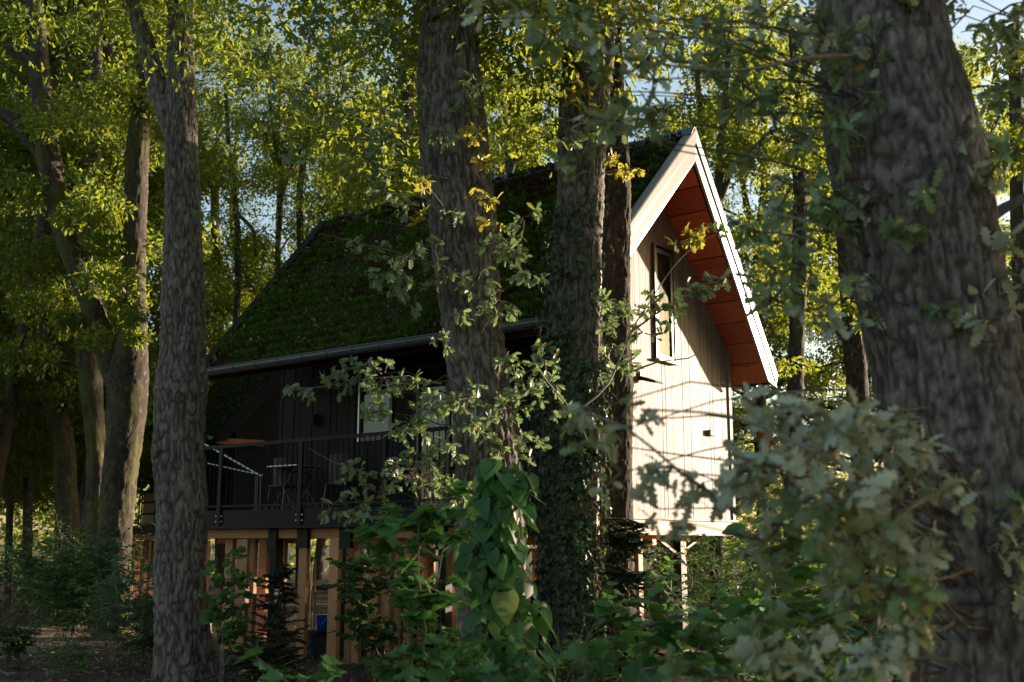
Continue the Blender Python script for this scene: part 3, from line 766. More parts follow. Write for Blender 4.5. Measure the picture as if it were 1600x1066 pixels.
# slanting pale rails at the back end of the deck
A0, A1, B0, B1, C1 = on_x(318, 693, .9), on_x(408, 744, .9), on_x(322, 724, .9), on_x(408, 743, .9), on_x(403, 800, .9)
t = cab_thing('stair_handrail', 'two thin pale rails slanting down to a post at the left end of the deck', 'handrail', .9, A1[1], 2.101)
loc = lambda q, dx=0: (dx, q[1]-A1[1], q[2]-2.101)
MB().bar(loc(A0), loc(A1), .016, 8).build('rail', M['alu'], t)
MB().bar(loc(B0, .04), loc(B1, .04), .010, 8).build('rail', M['alu'], t)
for k, dy in enumerate((0, .07, .12)): MB().bar((.0, dy, max(.0, 0)), (0, dy, loc(A1)[2]), .012, 8).build('post', M['zinc'], t)

# ================================================================== trees
def fwd(P): return P[1]*_c+(P[2]-CAMZ)*_s
def px_line(pts, Y):
    """pts: (px, py, width px) -> points and radii at distance Y (widths measured in the photograph)"""
    P, R = [], []
    for q in pts:
        y = Y+(q[3] if len(q) > 3 else 0)
        p = W(q[0], q[1], y); P.append(p); R.append(q[2]/2*fwd(p)/FPX)
    return P, R
def to_ground(P, R, spread=1.06):
    d = (P[0]-P[1]); k = (P[0][2]+.25)/max(1e-3, -d[2]/np.linalg.norm(d))
    if P[0][2] > -.1: P = [P[0]+d/np.linalg.norm(d)*k]+P; R = [R[0]*spread]+R
    return P, R
def limb_tube(pts, Y, seg, step, bark, seed, ground=False, bulges=(), flare=0, extend=None):
    P, R = px_line(pts, Y)
    if ground: P, R = to_ground(P, R)
    if extend is not None:
        P = P+[P[-1]+np.array(e[:3]) for e in extend]; R = R+[e[3] for e in extend]
    p, r = smooth_line(P, R, step)
    return p, r, tube(p, r, seg, bark, seed, bulges, flare)
def crown_leaves(centers, radii, per, size, geo=KITE):
    pos, D, Nn = [], [], []
    for c, r, n in zip(centers, radii, per):
        d = rand_dirs(n, .8); q = r*RNG.random(n)**.45
        pos.append(np.array(c)+d*q[:, None]*np.array([1, 1, .75]))
        D.append(d*.6+rand_dirs(n)-np.array([0, 0, .3])); Nn.append(np.array([0, 0, .6])+rand_dirs(n)*.9+d*.2)
    pos = np.concatenate(pos); D = np.concatenate(D); Nn = np.concatenate(Nn)
    return leaf_cloud('c', pos, frames(D, Nn), RNG.uniform(.65, 1.25, len(pos))*size, geo)
def knot(name, P, nrm, r, parent, base):
    """round branch scar: torus-like collar with a sunken face"""
    nrm = Vector(nrm).normalized(); q = nrm.to_track_quat('Z', 'Y').to_matrix()
    V, F = [], []; k = 18
    for rr, h in ((1.25, -.5), (1.05, -.12), (.86, .0), (.66, -.08), (.3, -.16), (.04, -.14)):
        for i in range(k):
            a = 2*PI*i/k; w = 1+.08*math.sin(3*a+1)+.05*math.sin(5*a)
            V.append(Vector(P)-Vector(base)+q@Vector((rr*w*r*math.cos(a), rr*w*r*math.sin(a)*1.1, h*r)))
    for j in range(5):
        for i in range(k): F.append((j*k+i, j*k+(i+1) % k, (j+1)*k+(i+1) % k, (j+1)*k+i))
    me = MB().add(V, F).mesh(name); at = me.attributes.new('tint', 'FLOAT', 'POINT'); at.data.foreach_set('value', ([.25]*18+[.7]*18+[.5]*18+[.2]*18+[.5]*18+[.35]*18)[:len(V)])
    me.polygons.foreach_set('use_smooth', [True]*len(F)); put(name, me, parent, M['bark'])

BK = (.062, .020, 2.6)
def high_crown(t, base, top, rad, n, mat='leaf_wood', zlo=-1.3, zhi=2.6, size=.115):
    n = int(n*1.2); c = [np.array(top)+np.array([*(RNG.normal(size=2)*rad*.5), RNG.uniform(zlo, zhi)]) for _ in range(n)]
    v, f, tt = crown_leaves(c, RNG.uniform(.7, 1.25, n), [200]*n, size, OAKN)
    put('crown', mesh_np('crown', v-base, [f], tt, False), t, M[mat])

# --- left furrowed oak
def tree_left():
    Y = 13.9; pts = [(288, 1062, 88), (285, 1000, 82), (281, 900, 77), (284, 800, 77), (279, 700, 75), (285, 600, 70), (286, 500, 66), (286, 400, 58), (285, 300, 52), (283, 200, 48), (282, 100, 42), (283, 0, 38), (284, -160, 32)]
    P, R, tb = limb_tube(pts, Y, 180, .021, BK, 3, True, [(4.05-.2, PI*.02+PI, .33, .10), (3.1, PI*1.1, .5, .03), (5.2, 0, .4, .02)], .38, [(.2, .3, 1.6, .12), (-.2, .1, 2.5, .06)])
    base = np.array([P[0][0], P[0][1], 0])
    t = thing('oak_tree', 'tall furrowed grey oak with a bulge half way up, left of the deck', 'tree', base)
    pl, rl, tl = limb_tube([(272, 215, 26), (250, 150, 31), (236, 95, 29), (222, 50, 27), (204, 0, 24), (170, -80, 24)], Y, 60, .03, (.06, .014, 2.4), 5)
    put('trunk', trunk_mesh('trunk', [tb], base), t, M['bark'])
    put('limb', trunk_mesh('limb', [tl], base), t, M['bark'])
    high_crown(t, base, P[-1]-np.array([.3, 0, 2.6]), 2.3, 60, 'leaf_wood', -1.6, 1.8)
    # knot on the bulge
    pk = W(238, 705, Y-.30); knot('knot', pk, (-.75, -.6, 0), .07, t, base)
    return base
tree_left()

# --- centre oak with leafy side shoots
def cluster_set(t, base, Y, cl, kind, mat, size, trunk_at, parts_max=300, twig='twig', gold=None, dY=.6):
    """cl: (px,py,r_px,n) leaf clusters; n leaves each as parts, extra ones joined"""
    PP, RR, MM, segs = [], [], [], []
    for q in cl:
        px, py, rp, n = q[:4]; yy = Y+(q[4] if len(q) > 4 else RNG.uniform(-dY, dY*.3)); c = W(px, py, yy); r = rp*fwd(c)/FPX
        P, R, tw = spray(c, r, n)
        PP.append(P); RR.append(R); segs += tw
        if trunk_at is not None:
            a = trunk_at(c)
            if a is not None: segs.append(bent(a, c, .12*np.linalg.norm(a-c)*RNG.uniform(-.3, 1), 6, .03))
        gm = q[5] if len(q) > 5 else mat
        MM += [gm]*len(P)
    PP = np.concatenate(PP); RR = np.concatenate(RR); MM = np.array(MM); sz = RNG.uniform(.6, 1.15, len(PP))*size
    o = np.argsort(-sz/np.linalg.norm(PP, axis=1)); big = o[:parts_max]; rest = o[parts_max:]
    leaf_parts(t, base, PP[big], RR[big], sz[big], kind, list(MM[big]))
    sub = {'oak': 'oaks'}.get(kind, kind)
    for m in sorted(set(MM[rest])) if len(rest) else []:
        k = rest[MM[rest] == m]
        v, f, tt = leaf_cloud('f', PP[k], RR[k], sz[k], LEAF[sub][0])
        tag(put('foliage', mesh_np('foliage', v-base, [f], tt), t, M[m]), kind='stuff')
    twig_mesh('twig', segs, base, .004, t, twig, .007)
def near_on(P):
    def f(c):
        d = np.linalg.norm(P-(c-np.array([0, 0, .25])), axis=1); return P[np.argmin(d)]
    return f
def tree_centre():
    Y = 11.2
    pts = [(775, 1010, 118), (766, 900, 110), (765, 780, 104), (762, 700, 100), (751, 600, 94), (742, 540, 93), (735, 469, 96), (728, 398, 100), (722, 328, 104), (712, 258, 104), (706, 187, 102), (702, 117, 98), (702, 47, 92), (703, 0, 90), (705, -120, 84)]
    P, R, tb = limb_tube(pts, Y, 185, .022, (.066, .026, 2.7), 11, True, [(6.3, PI*1.0, .35, .05), (7.6, 0, .4, .03)], .08, [(.2, .2, 1.6, .2), (.3, .3, 2.4, .1)])
    base = np.array([P[0][0], P[0][1], 0])
    t = thing('oak_tree', 'big rugged oak with pale leafy side shoots in front of the mossy roof', 'tree', base)
    put('trunk', trunk_mesh('trunk', [tb], base), t, M['bark'])
    for kx, ky, kr in ((683, 8, .085), (704, 48, .06)):
        knot('knot', W(kx, ky, Y-.37), (-.2, -1, 0), kr, t, base)
    high_crown(t, base, P[-1]-np.array([.2, 0, 2.9]), 2.9, 56, 'leaf_wood', -1.9, 1.8)
    mil = 'leaf_soft'; G = 'leaf_lit_gold'
    cl = []
    for (x, y, r, n, m) in [(420, 85, 40, 12, mil), (450, 140, 38, 14, mil), (395, 185, 34, 12, mil), (520, 175, 48, 22, 'leaf_oak'), (600, 200, 52, 24, 'leaf_oak'), (560, 245, 48, 24, mil), (345, 220, 26, 12, mil),
                            (470, 250, 36, 14, 'leaf_oak'), (640, 160, 36, 18, 'leaf_oak'), (530, 110, 50, 22, 'leaf_oak'), (610, 110, 40, 18, 'leaf_oak'), (600, 60, 50, 20, 'leaf_oak'), (500, 40, 50, 20, 'leaf_oak'),
                            (330, 330, 22, 8, mil), (600, 300, 40, 18, 'leaf_oak'), (645, 320, 26, 12, 'leaf_oak'),
                            (575, 385, 34, 16, mil), (630, 400, 40, 22, mil), (680, 395, 30, 16, mil), (605, 430, 34, 16, 'leaf_oak'), (650, 450, 38, 18, mil),
                            (700, 430, 28, 14, mil), (745, 440, 36, 20, mil), (780, 470, 36, 20, mil), (800, 390, 30, 18, 'leaf_oak'), (820, 340, 28, 16, 'leaf_oak'), (830, 430, 34, 18, mil), (770, 380, 34, 18, mil),
                            (760, 250, 26, 12, G), (752, 310, 24, 12, G), (745, 205, 22, 10, G), (770, 345, 22, 10, G), (660, 285, 20, 8, G), (690, 205, 24, 12, mil), (725, 165, 22, 10, 'leaf_oak'), (745, 130, 24, 12, 'leaf_oak'), (660, 345, 18, 7, G),
                            (560, 575, 30, 16, mil), (600, 590, 40, 26, 'leaf_oak'), (640, 600, 38, 26, 'leaf_oak'), (520, 600, 28, 14, mil), (470, 605, 26, 12, mil), (575, 640, 34, 18, 'leaf_oak'), (640, 660, 36, 22, 'leaf_oak'), (670, 640, 30, 18, 'leaf_oak'),
                            (735, 620, 36, 22, mil), (690, 700, 36, 24, mil), (650, 710, 34, 18, mil), (745, 665, 34, 20, mil), (710, 760, 34, 20, mil), (665, 760, 34, 18, mil), (780, 700, 30, 16, 'leaf_oak'),
                            (555, 735, 26, 14, mil), (520, 790, 24, 10, mil), (560, 790, 28, 14, 'leaf_oak'), (590, 770, 24, 10, mil), (610, 735, 26, 12, mil), (800, 560, 30, 16, 'leaf_oak'), (820, 610, 34, 20, mil), (850, 560, 26, 14, 'leaf_oak'),
                            (830, 690, 32, 18, mil), (800, 640, 30, 16, 'leaf_oak'), (695, 530, 20, 9, mil), (725, 490, 20, 9, mil), (705, 330, 18, 8, mil)]:
        cl.append((x, y, r*1.08, int(n*3.0), RNG.uniform(-1.0, -.45), m))
    cluster_set(t, base, Y, cl, 'oak', mil, .098, near_on(P), 300)
    # long drooping bare twigs
    for pp in ([(560, 735), (520, 722), (482, 700)], [(700, 280), (650, 262), (600, 180), (595, 110)], [(700, 420), (640, 400), (560, 380), (500, 365)], [(690, 600), (600, 590), (520, 602), (440, 612)]):
        q = np.array([W(x, y, Y-.6) for x, y in pp]); q, _ = smooth_line(q, np.ones(len(q)), .12)
        twig_mesh('twig', [q], base, .006, t, 'twig', .012)
tree_centre()

# --- ivy-clad oak
def tree_ivy():
    Y = 11.9
    pts = [(890, 1000, 92), (888, 900, 84), (886, 780, 88), (890, 700, 88), (893, 600, 86), (897, 500, 84), (899, 440, 80), (903, 370, 74), (907, 300, 72), (909, 230, 74), (913, 160, 78), (920, 90, 80), (926, 0, 76), (930, -120, 70)]
    P, R, tb = limb_tube(pts, Y, 170, .021, (.058, .022, 2.7), 23, True, [(2.5, PI, .4, .04)], .1, [(.1, .2, 1.8, .16), (.2, .2, 2.2, .08)])
    base = np.array([P[0][0], P[0][1], 0])
    t = thing('oak_tree', 'straight oak right of centre, its trunk wrapped in ivy, beside the gable', 'tree', base)
    put('trunk', trunk_mesh('trunk', [tb], base), t, M['bark'])
    high_crown(t, base, P[-1]-np.array([-.2, 0, 2.5]), 2.0, 30)
    G, O, ml = 'leaf_lit_gold', 'leaf_oak', 'leaf_soft'
    cl = [(905, 130, 28, 18, -.5, G), (890, 150, 20, 12, -.5, G), (925, 165, 16, 8, -.5, G), (960, 262, 26, 16, -.5, G), (985, 262, 16, 10, -.5, G), (945, 240, 20, 10, -.5, G), (940, 115, 18, 10, -.4, G), (900, 60, 40, 22, -.6, O), (850, 100, 36, 18, -.6, O),
          (920, 205, 26, 14, -.8, O), (890, 215, 22, 12, -.8, ml), (955, 200, 26, 14, -.8, O),
          # bough crossing the gable
          (1075, 368, 18, 14, -1.6, G), (1095, 362, 20, 14, -1.6, G), (1060, 385, 12, 8, -1.6, G), (1118, 365, 12, 7, -1.7, O), (1110, 440, 24, 18, -1.7, ml), (1140, 436, 18, 12, -1.7, ml), (1080, 455, 24, 18, -1.7, ml), (1050, 470, 22, 16, -1.6, O), (1020, 475, 24, 18, -1.5, O),
          (985, 475, 28, 22, -1.4, ml), (965, 500, 26, 20, -1.3, O), (1005, 520, 24, 16, -1.4, ml), (1035, 505, 20, 12, -1.5, ml), (955, 545, 26, 18, -1.2, O), (985, 570, 24, 16, -1.3, O), (960, 585, 22, 14, -1.2, ml), (940, 470, 22, 14, -1.1, O),
          (860, 600, 30, 20, -.8, O), (870, 640, 28, 18, -.8, ml), (855, 540, 24, 14, -.7, O)]
    cluster_set(t, base, Y, [(a, b, c, int(n*1.9), d, m) for a, b, c, n, d, m in cl], 'oak', O, .105, None, 300)
    for pp, dy in (([(905, 640), (950, 600), (985, 520), (1010, 480), (1050, 420), (1085, 385), (1120, 366)], -1.4), ([(985, 520), (1040, 480), (1090, 455), (1145, 440)], -1.5), ([(930, 280), (945, 270), (985, 260)], -.5),
                   ([(830, 555), (850, 590), (900, 650), (918, 690)], -1.2), ([(990, 580), (1030, 565), (1075, 560), (1102, 545)], -1.6)):
        q = np.array([W(x, y, Y+dy) for x, y in pp]); q, _ = smooth_line(q, np.ones(len(q)), .1)
        twig_mesh('twig', [q], base, .005, t, 'twig_grey', .011)
    # --- ivy on that trunk
    ti = thing('ivy_plant', 'dark green ivy climbing the trunk of the straight oak right of centre', 'ivy', base+np.array([0, -.5, 0]))
    ib = base+np.array([0, -.5, 0])
    n = 2600; L = RNG.random(n)
    zz = .1+5.3*L**1.05
    keep = RNG.random(n) < np.where(zz > 3.9, .35, np.where(zz < 1.2, .75, 1.0)); zz = zz[keep]
    zz = zz[:1700]; n = len(zz)
    ii = np.array([np.argmin(np.abs(P[:, 2]-z)) for z in zz]); ang = RNG.normal(size=n)*.95-PI/2+np.where(zz > 3.6, -.75, 0.05)
    outd = np.stack([np.cos(ang), np.sin(ang), 0*ang], -1)
    thick = .03+.10*RNG.random(n)**2+np.where((zz > 1.5) & (zz < 3.6), .03, 0)
    pos = P[ii]+outd*(R[ii]*1.02+thick)[:, None]; pos[:, 2] = zz
    D = np.stack([RNG.normal(size=n)*.5, RNG.normal(size=n)*.2, -1+0*zz], -1)+outd*.35; Nn = outd+rand_dirs(n)*.35+np.array([0, 0, .35])
    Rm = frames(D, Nn); sz = RNG.uniform(.055, .11, n)
    leaf_parts(ti, ib, pos[:300], Rm[:300], sz[:300]*1.15, 'ivy', 'leaf_ivy')
    v, f, tt = leaf_cloud('i', pos[300:], Rm[300:], sz[300:], LEAF['ivy'][1])
    tag(put('foliage', mesh_np('foliage', v-ib, [f], tt), ti, M['leaf_ivy']), kind='stuff')
    st = []
    for k in range(14):
        a0 = RNG.normal()*.9-PI/2; q = []
        for z in np.linspace(.0, RNG.uniform(2.5, 5.2), 14):
            i = np.argmin(np.abs(P[:, 2]-z)); a0 += RNG.normal()*.12
            q.append(P[i]*[1, 1, 0]+np.array([math.cos(a0)*(R[i]+.01), math.sin(a0)*(R[i]+.01), z]))
        st.append(np.array(q))
    twig_mesh('stem', st, ib, .008, ti, 'twig_grey', .014)
tree_ivy()

# --- dark trunk right behind it
def tree_dark():
    Y = 12.7
    pts = [(966, 1010, 62), (964, 900, 54), (963, 780, 52), (962, 700, 52), (963, 600, 53), (962, 500, 46), (963, 400, 44), (964, 300, 44), (961, 200, 38), (956, 100, 34), (952, 0, 30), (950, -100, 28)]
    P, R, tb = limb_tube(pts, Y, 96, .03, (.055, .014, 2.6), 31, True, (), .1, [(0, .2, 2, .1)])
    base = np.array([P[0][0], P[0][1], 0])
    t = thing('oak_tree', 'slim dark-barked oak standing between the ivy-clad oak and the sunlit gable', 'tree', base)
    put('trunk', trunk_mesh('trunk', [tb], base), t, M['bark_dark'])
    high_crown(t, base, P[-1]-np.array([0, 0, .4]), 1.6, 16)
tree_dark()

# --- big blurred oak at right
def tree_right():
    Y = 4.7
    pts = [(1560, 1075, 286), (1538, 900, 262), (1512, 750, 246), (1482, 600, 230), (1462, 500, 226), (1442, 400, 222), (1428, 300, 228), (1412, 230, 226), (1398, 160, 214), (1384, 90, 196), (1374, 20, 186), (1366, -80, 172), (1362, -220, 160)]
    P, R, tb = limb_tube(pts, Y, 160, .016, (.042, .013, 2.4), 41, True, [(3.75, 0.1, .20, .10), (2.2, PI*1.5, .4, .015)], .06, [(.0, .1, 1.2, .2), (.1, .1, 2.5, .15)])
    base = np.array([P[0][0], P[0][1], 0])
    t = thing('oak_tree', 'massive leaning oak trunk close at right with pale blurred leaf sprays', 'tree', base)
    put('trunk', trunk_mesh('trunk', [tb], base), t, M['bark'])
    for kx, ky, kr in ((1383, 385, .028), (1440, 1018, .045), (1512, 735, .03)):
        i = np.argmin(np.abs(P[:, 2]-W(kx, ky, Y)[2])); c = P[i]; d = W(kx, ky, Y-.2)-c; d[2] = 0; d = d/np.linalg.norm(d)
        knot('knot', c+d*R[i]*1.0, d, kr, t, base)
    # dead limb toward the right edge
    pl, rl, tl = limb_tube([(1520, 380, 20), (1555, 335, 18), (1600, 310, 15), (1660, 280, 12)], Y, 16, .05, None, 2)
    put('limb', trunk_mesh('limb', [tl], base), t, M['bark'])
    high_crown(t, base, P[-1]-np.array([0, 0, 2.2]), 1.9, 34, 'leaf_oak', 0, 3, .085)
    O, ml = 'leaf_oak', 'leaf_mildew_sheen'
    cl = []
    def band(pts, r, n, y0, y1, m):
        j = 30 if r == 62 else 14
        for (x, y) in pts:
            cl.append((x+RNG.normal()*j, y+RNG.normal()*j*.8, r*RNG.uniform(.7, 1.35), int(n*1.9), RNG.uniform(y0, y1)+.45-Y, m if RNG.random() < .75 else (O if m == ml else ml)))
    band([(1180, 650), (1220, 690), (1260, 650), (1290, 700), (1330, 640), (1340, 690), (1380, 660), (1400, 720), (1250, 740), (1300, 760), (1350, 760), (1390, 790), (1230, 790), (1280, 820), (1330, 830), (1370, 850), (1410, 830), (1250, 850), (1200, 760), (1180, 720),
          (1310, 880), (1360, 900), (1400, 880), (1430, 790), (1420, 700), (1440, 930), (1400, 940), (1460, 760)], 62, 24, 2.6, 3.5, ml)
    band([(1550, 860), (1590, 830), (1580, 900), (1600, 780)], 45, 14, 3.4, 3.9, ml)
    band([(935, 640), (970, 660), (925, 700), (990, 690), (1000, 740), (960, 740), (1040, 730), (1060, 770), (1100, 760), (1020, 790), (1080, 800)], 38, 9, 3.0, 3.6, ml)
    band([(1200, 300), (1240, 270), (1260, 330), (1220, 380), (1280, 390), (1300, 320), (1250, 430), (1310, 440), (1190, 440), (1230, 470), (1290, 480), (1330, 380), (1350, 330), (1180, 360)], 52, 18, 3.6, 4.3, O)
    band([(1200, 40), (1250, 90), (1170, 110), (1220, 150), (1280, 140), (1300, 60), (1330, 110), (1270, 200), (1200, 210), (1240, 20), (1340, 30), (1390, 40), (1410, 100), (1330, 180), (1160, 170), (1130, 60)], 56, 20, 3.6, 4.4, O)
    band([(790, 40), (830, 60), (870, 50), (910, 90), (960, 60), (1000, 90), (940, 150), (900, 20), (1040, 60), (1080, 110), (1000, 170), (960, 190), (1080, 40), (840, 20), (930, 200), (910, 240), (1020, 130)], 46, 11, 3.3, 4.2, O)
    band([(1430, 330), (1400, 350), (1460, 310), (1380, 330), (1500, 470), (1540, 440), (1560, 490), (1590, 450), (1570, 250), (1540, 260), (1500, 250), (1600, 280), (1520, 420), (1570, 370)], 42, 11, 3.7, 4.2, ml)
    band([(1560, 60), (1590, 110), (1540, 30), (1580, 180), (1600, 40), (1500, 20), (1610, 220), (1550, 130)], 56, 20, 4.2, 5.2, O)
    band([(1230, 1040), (1180, 1010), (1120, 1040), (1280, 1010), (1340, 1030), (1400, 1020), (1070, 1050), (1440, 990), (1300, 1060), (1200, 960), (1380, 980)], 46, 11, 2.6, 3.2, ml)
    cl.append((1212, 700, 8, 6, 3.4-Y, 'leaf_red'))
    cluster_set(t, base, Y, cl, 'oak', O, .078, near_on(P), 300)
    for pp, y in (([(1420, 800), (1340, 740), (1240, 690), (1140, 650), (1000, 640)], 3.2), ([(1390, 90), (1280, 88), (1150, 110), (1000, 95), (850, 60)], 3.9), ([(1380, 420), (1300, 360), (1200, 330)], 4.1), ([(1150, 800), (1060, 735), (980, 670), (900, 640)], 3.3)):
        q = np.array([W(x, yy, y+(.9 if k == 0 else 0)) for k, (x, yy) in enumerate(pp)]); q, _ = smooth_line(q, np.ones(len(q)), .08)
        twig_mesh('twig', [q], base, .006, t, 'twig_grey', .016)
tree_right()

# --- left forked oak with lit mossy edge, and the trunks round it
def px_tree(name, label, Y, stems, mat, seg=48, bark=(.08, .018, 2.6), crown=None, group=None, base_hint=None, gnd=True):
    tubes, base, tops = [], None, []
    for k, st in enumerate(stems):
        P, R, tb = limb_tube(st, Y, seg, .06, bark, 50+k+int(stems[0][0][0]), gnd and k == 0, (), .08 if k == 0 else 0)
        if base is None: base = np.array([P[0][0], P[0][1], 0])
        tubes.append(tb); tops.append(P[-1])
    t = thing(name, label, 'tree', base, group=group)
    for k, tb in enumerate(tubes): put('trunk' if k == 0 else 'limb', trunk_mesh('trunk' if k == 0 else 'limb', [tb], base), t, M[mat])
    if crown:
        cs, rs, ns = [], [], []
        for (px, py, rp, n, dy) in crown:
            c = W(px, py, Y+dy); cs.append(c); rs.append(rp*fwd(c)/FPX); ns.append(n)
        v, f, tt = crown_leaves(cs, rs, [int(q*1.5) for q in ns], .13)
        put('crown', mesh_np('crown', v-base, [f], tt, False), t, M['leaf_wood'])
    return t
def blob(xs, ys, r, n, k, dy=(-1.5, 1.5)):
    return [(RNG.uniform(*xs), RNG.uniform(*ys), r*RNG.uniform(.6, 1.2), n, RNG.uniform(*dy)) for _ in range(k)]
px_tree('oak_tree', 'forked mossy oak at left with a sunlit edge, left of the bulging oak', 19.7,
        [[(178, 980, 66), (176, 900, 56), (180, 830, 52), (188, 740, 54), (197, 660, 58), (200, 590, 64), (207, 520, 44), (209, 450, 36), (210, 380, 34), (212, 300, 36), (216, 220, 34), (226, 140, 24), (238, 60, 18), (246, -40, 14)],
         [(192, 620, 40), (174, 570, 38), (152, 505, 34), (128, 435, 34), (104, 375, 33), (88, 310, 35), (74, 235, 36), (66, 160, 30), (60, 80, 28), (52, -20, 24)],
         [(72, 250, 20), (40, 212, 20), (14, 185, 18), (-30, 160, 16)], [(70, 130, 16), (40, 90, 18), (10, 75, 16)]],
        'bark_moss', 56, (.075, .02, 2.6), blob((60, 250), (300, 540), 34, 120, 22, (-1.6, 1.0)) + blob((0, 260), (20, 300), 40, 150, 20, (-1.2, 1.5)))
px_tree('oak_tree', 'dark leaning trunk at far left, nearest the sandy path', 24,
        [[(104, 900, 40), (105, 830, 36), (99, 700, 34), (88, 640, 34), (80, 590, 36), (74, 520, 34), (72, 430, 30), (80, 330, 26), (84, 200, 22), (80, 40, 18)]], 'bark_moss', 40, (.09, .02, 2.6), blob((-20, 160), (420, 640), 38, 150, 22) + blob((-20, 150), (0, 350), 46, 150, 20))
px_tree('oak_tree', 'shaded trunk directly behind the forked mossy oak', 21.5,
        [[(156, 900, 40), (152, 800, 34), (150, 700, 30), (144, 620, 34), (140, 560, 38), (134, 480, 36), (140, 360, 30), (148, 230, 20), (151, 110, 18), (150, -20, 16)]], 'bark_moss', 40, (.09, .02, 2.6), blob((100, 250), (100, 420), 40, 150, 18))
for x, w, y0, lab, Y in ((17, 11, 800, 'thin sunlit trunk at the left edge of the picture', 29), (45, 15, 830, 'slender shaded trunk second from the left edge', 27)):
    px_tree('young_tree', lab, Y, [[(x-2, y0, w), (x, 700, w), (x+3, 560, w*.9), (x+2, 400, w*.8), (x+6, 200, w*.6)]], 'bark_far', 20, None, blob((x-40, x+40), (380, 620), 30, 110, 12))
px_tree('oak_tree', 'straight dark trunk high behind the forked mossy oak', 25, [[(168, 900, 18), (164, 700, 17), (152, 420, 16), (150, 235, 15), (150, 100, 15), (148, -60, 12)], [(160, 420, 12), (180, 250, 12), (181, 100, 13), (184, -30, 11)]], 'bark_far', 24, None, blob((110, 260), (0, 330), 44, 150, 16))
px_tree('oak_tree', 'dark trunk behind the roof, just left of the centre oak', 27, [[(600, 760, 40), (606, 500, 34), (612, 330, 28), (628, 230, 27), (640, 150, 26), (622, 60, 24), (612, -40, 20)], [(640, 160, 16), (650, 60, 14), (655, -40, 12)]], 'bark_dark', 32, (.09, .018, 2.6), blob((480, 660), (-20, 330), 44, 150, 26))
px_tree('oak_tree', 'trunk with hanging leaves in the gap right of the gable eave', 24, [[(1238, 880, 30), (1241, 700, 27), (1243, 600, 25), (1246, 500, 25), (1249, 430, 25), (1250, 330, 23), (1248, 200, 20), (1240, 40, 16)]], 'bark_far', 32, (.08, .018, 2.6), blob((1190, 1310), (380, 600), 24, 50, 12) + blob((1150, 1400), (60, 380), 44, 150, 22))
px_tree('oak_tree', 'dark trunk just left of the massive right oak', 20, [[(1352, 900, 38), (1347, 760, 34), (1343, 640, 33), (1336, 560, 34), (1330, 480, 32), (1322, 380, 28), (1315, 250, 24), (1310, 100, 20)]], 'bark_dark', 32, (.08, .018, 2.6), blob((1280, 1420), (420, 620), 24, 60, 10) + blob((1240, 1420), (0, 380), 42, 150, 22))
px_tree('oak_tree', 'slim trunk rising behind the gable peak', 23.5, [[(1118, 700, 20), (1116, 500, 18), (1118, 380, 16), (1122, 300, 15), (1126, 230, 13), (1130, 190, 12), (1136, 120, 10), (1142, 20, 8)], [(1119, 330, 10), (1140, 270, 10), (1152, 200, 9), (1165, 110, 7)], [(1117, 360, 9), (1102, 260, 11), (1096, 200, 10), (1088, 90, 8)]], 'bark_far', 24, None, blob((1040, 1240), (-20, 260), 40, 130, 30) + blob((1130, 1220), (250, 420), 30, 90, 8))
px_tree('young_tree', 'small forked tree in the sky gap above the ridge, between the two centre oaks', 24, [[(800, 700, 14), (797, 400, 13), (793, 300, 11), (795, 265, 10), (790, 200, 7), (786, 120, 5)], [(795, 280, 8), (806, 245, 7), (820, 205, 5)]], 'bark_far', 20, None, blob((760, 880), (60, 240), 34, 130, 14))
px_tree('oak_tree', 'thin trunk glimpsed at the right edge of the picture', 15, [[(1600, 900, 30), (1598, 600, 26), (1594, 420, 24), (1590, 330, 22), (1588, 200, 20), (1584, 40, 18)]], 'bark_far', 24, None, blob((1540, 1640), (60, 260), 40, 130, 14) + blob((1560, 1600), (360, 420), 22, 60, 3))
for k, (st, lab) in enumerate([
    ([[(360, 700, 12), (372, 420, 10), (366, 300, 9), (358, 240, 8), (352, 130, 6)], [(366, 330, 6), (395, 360, 6), (400, 400, 6)]], 'thin dark stem nearest the bulging oak, left of the roof'),
    ([[(432, 760, 11), (434, 410, 9), (438, 340, 8), (440, 275, 8), (430, 215, 7), (420, 150, 5)], [(437, 320, 6), (452, 270, 6), (470, 235, 5), (486, 190, 4)]], 'thin forked stem above the back corner of the roof'),
    ([[(470, 760, 14), (472, 480, 12), (468, 320, 11), (472, 270, 10), (482, 210, 8), (500, 120, 6)]], 'slender stem behind the back edge of the roof, right of the forked one'),
    ([[(545, 760, 15), (545, 430, 12), (540, 300, 10), (520, 180, 9), (500, 60, 7)], [(542, 320, 7), (560, 260, 7), (578, 190, 6)]], 'slender stem standing behind the middle of the ridge'),
    ([[(345, 760, 20), (342, 520, 17), (338, 420, 15), (336, 300, 13), (342, 150, 10)]], 'straight stem seen close right of the bulging oak')]):
    px_tree('young_tree', lab, 38.5+k*.7, st, 'bark_far', 18, None, blob((st[0][3][0]-60, st[0][3][0]+60), (60, 420), 34, 120, 26))

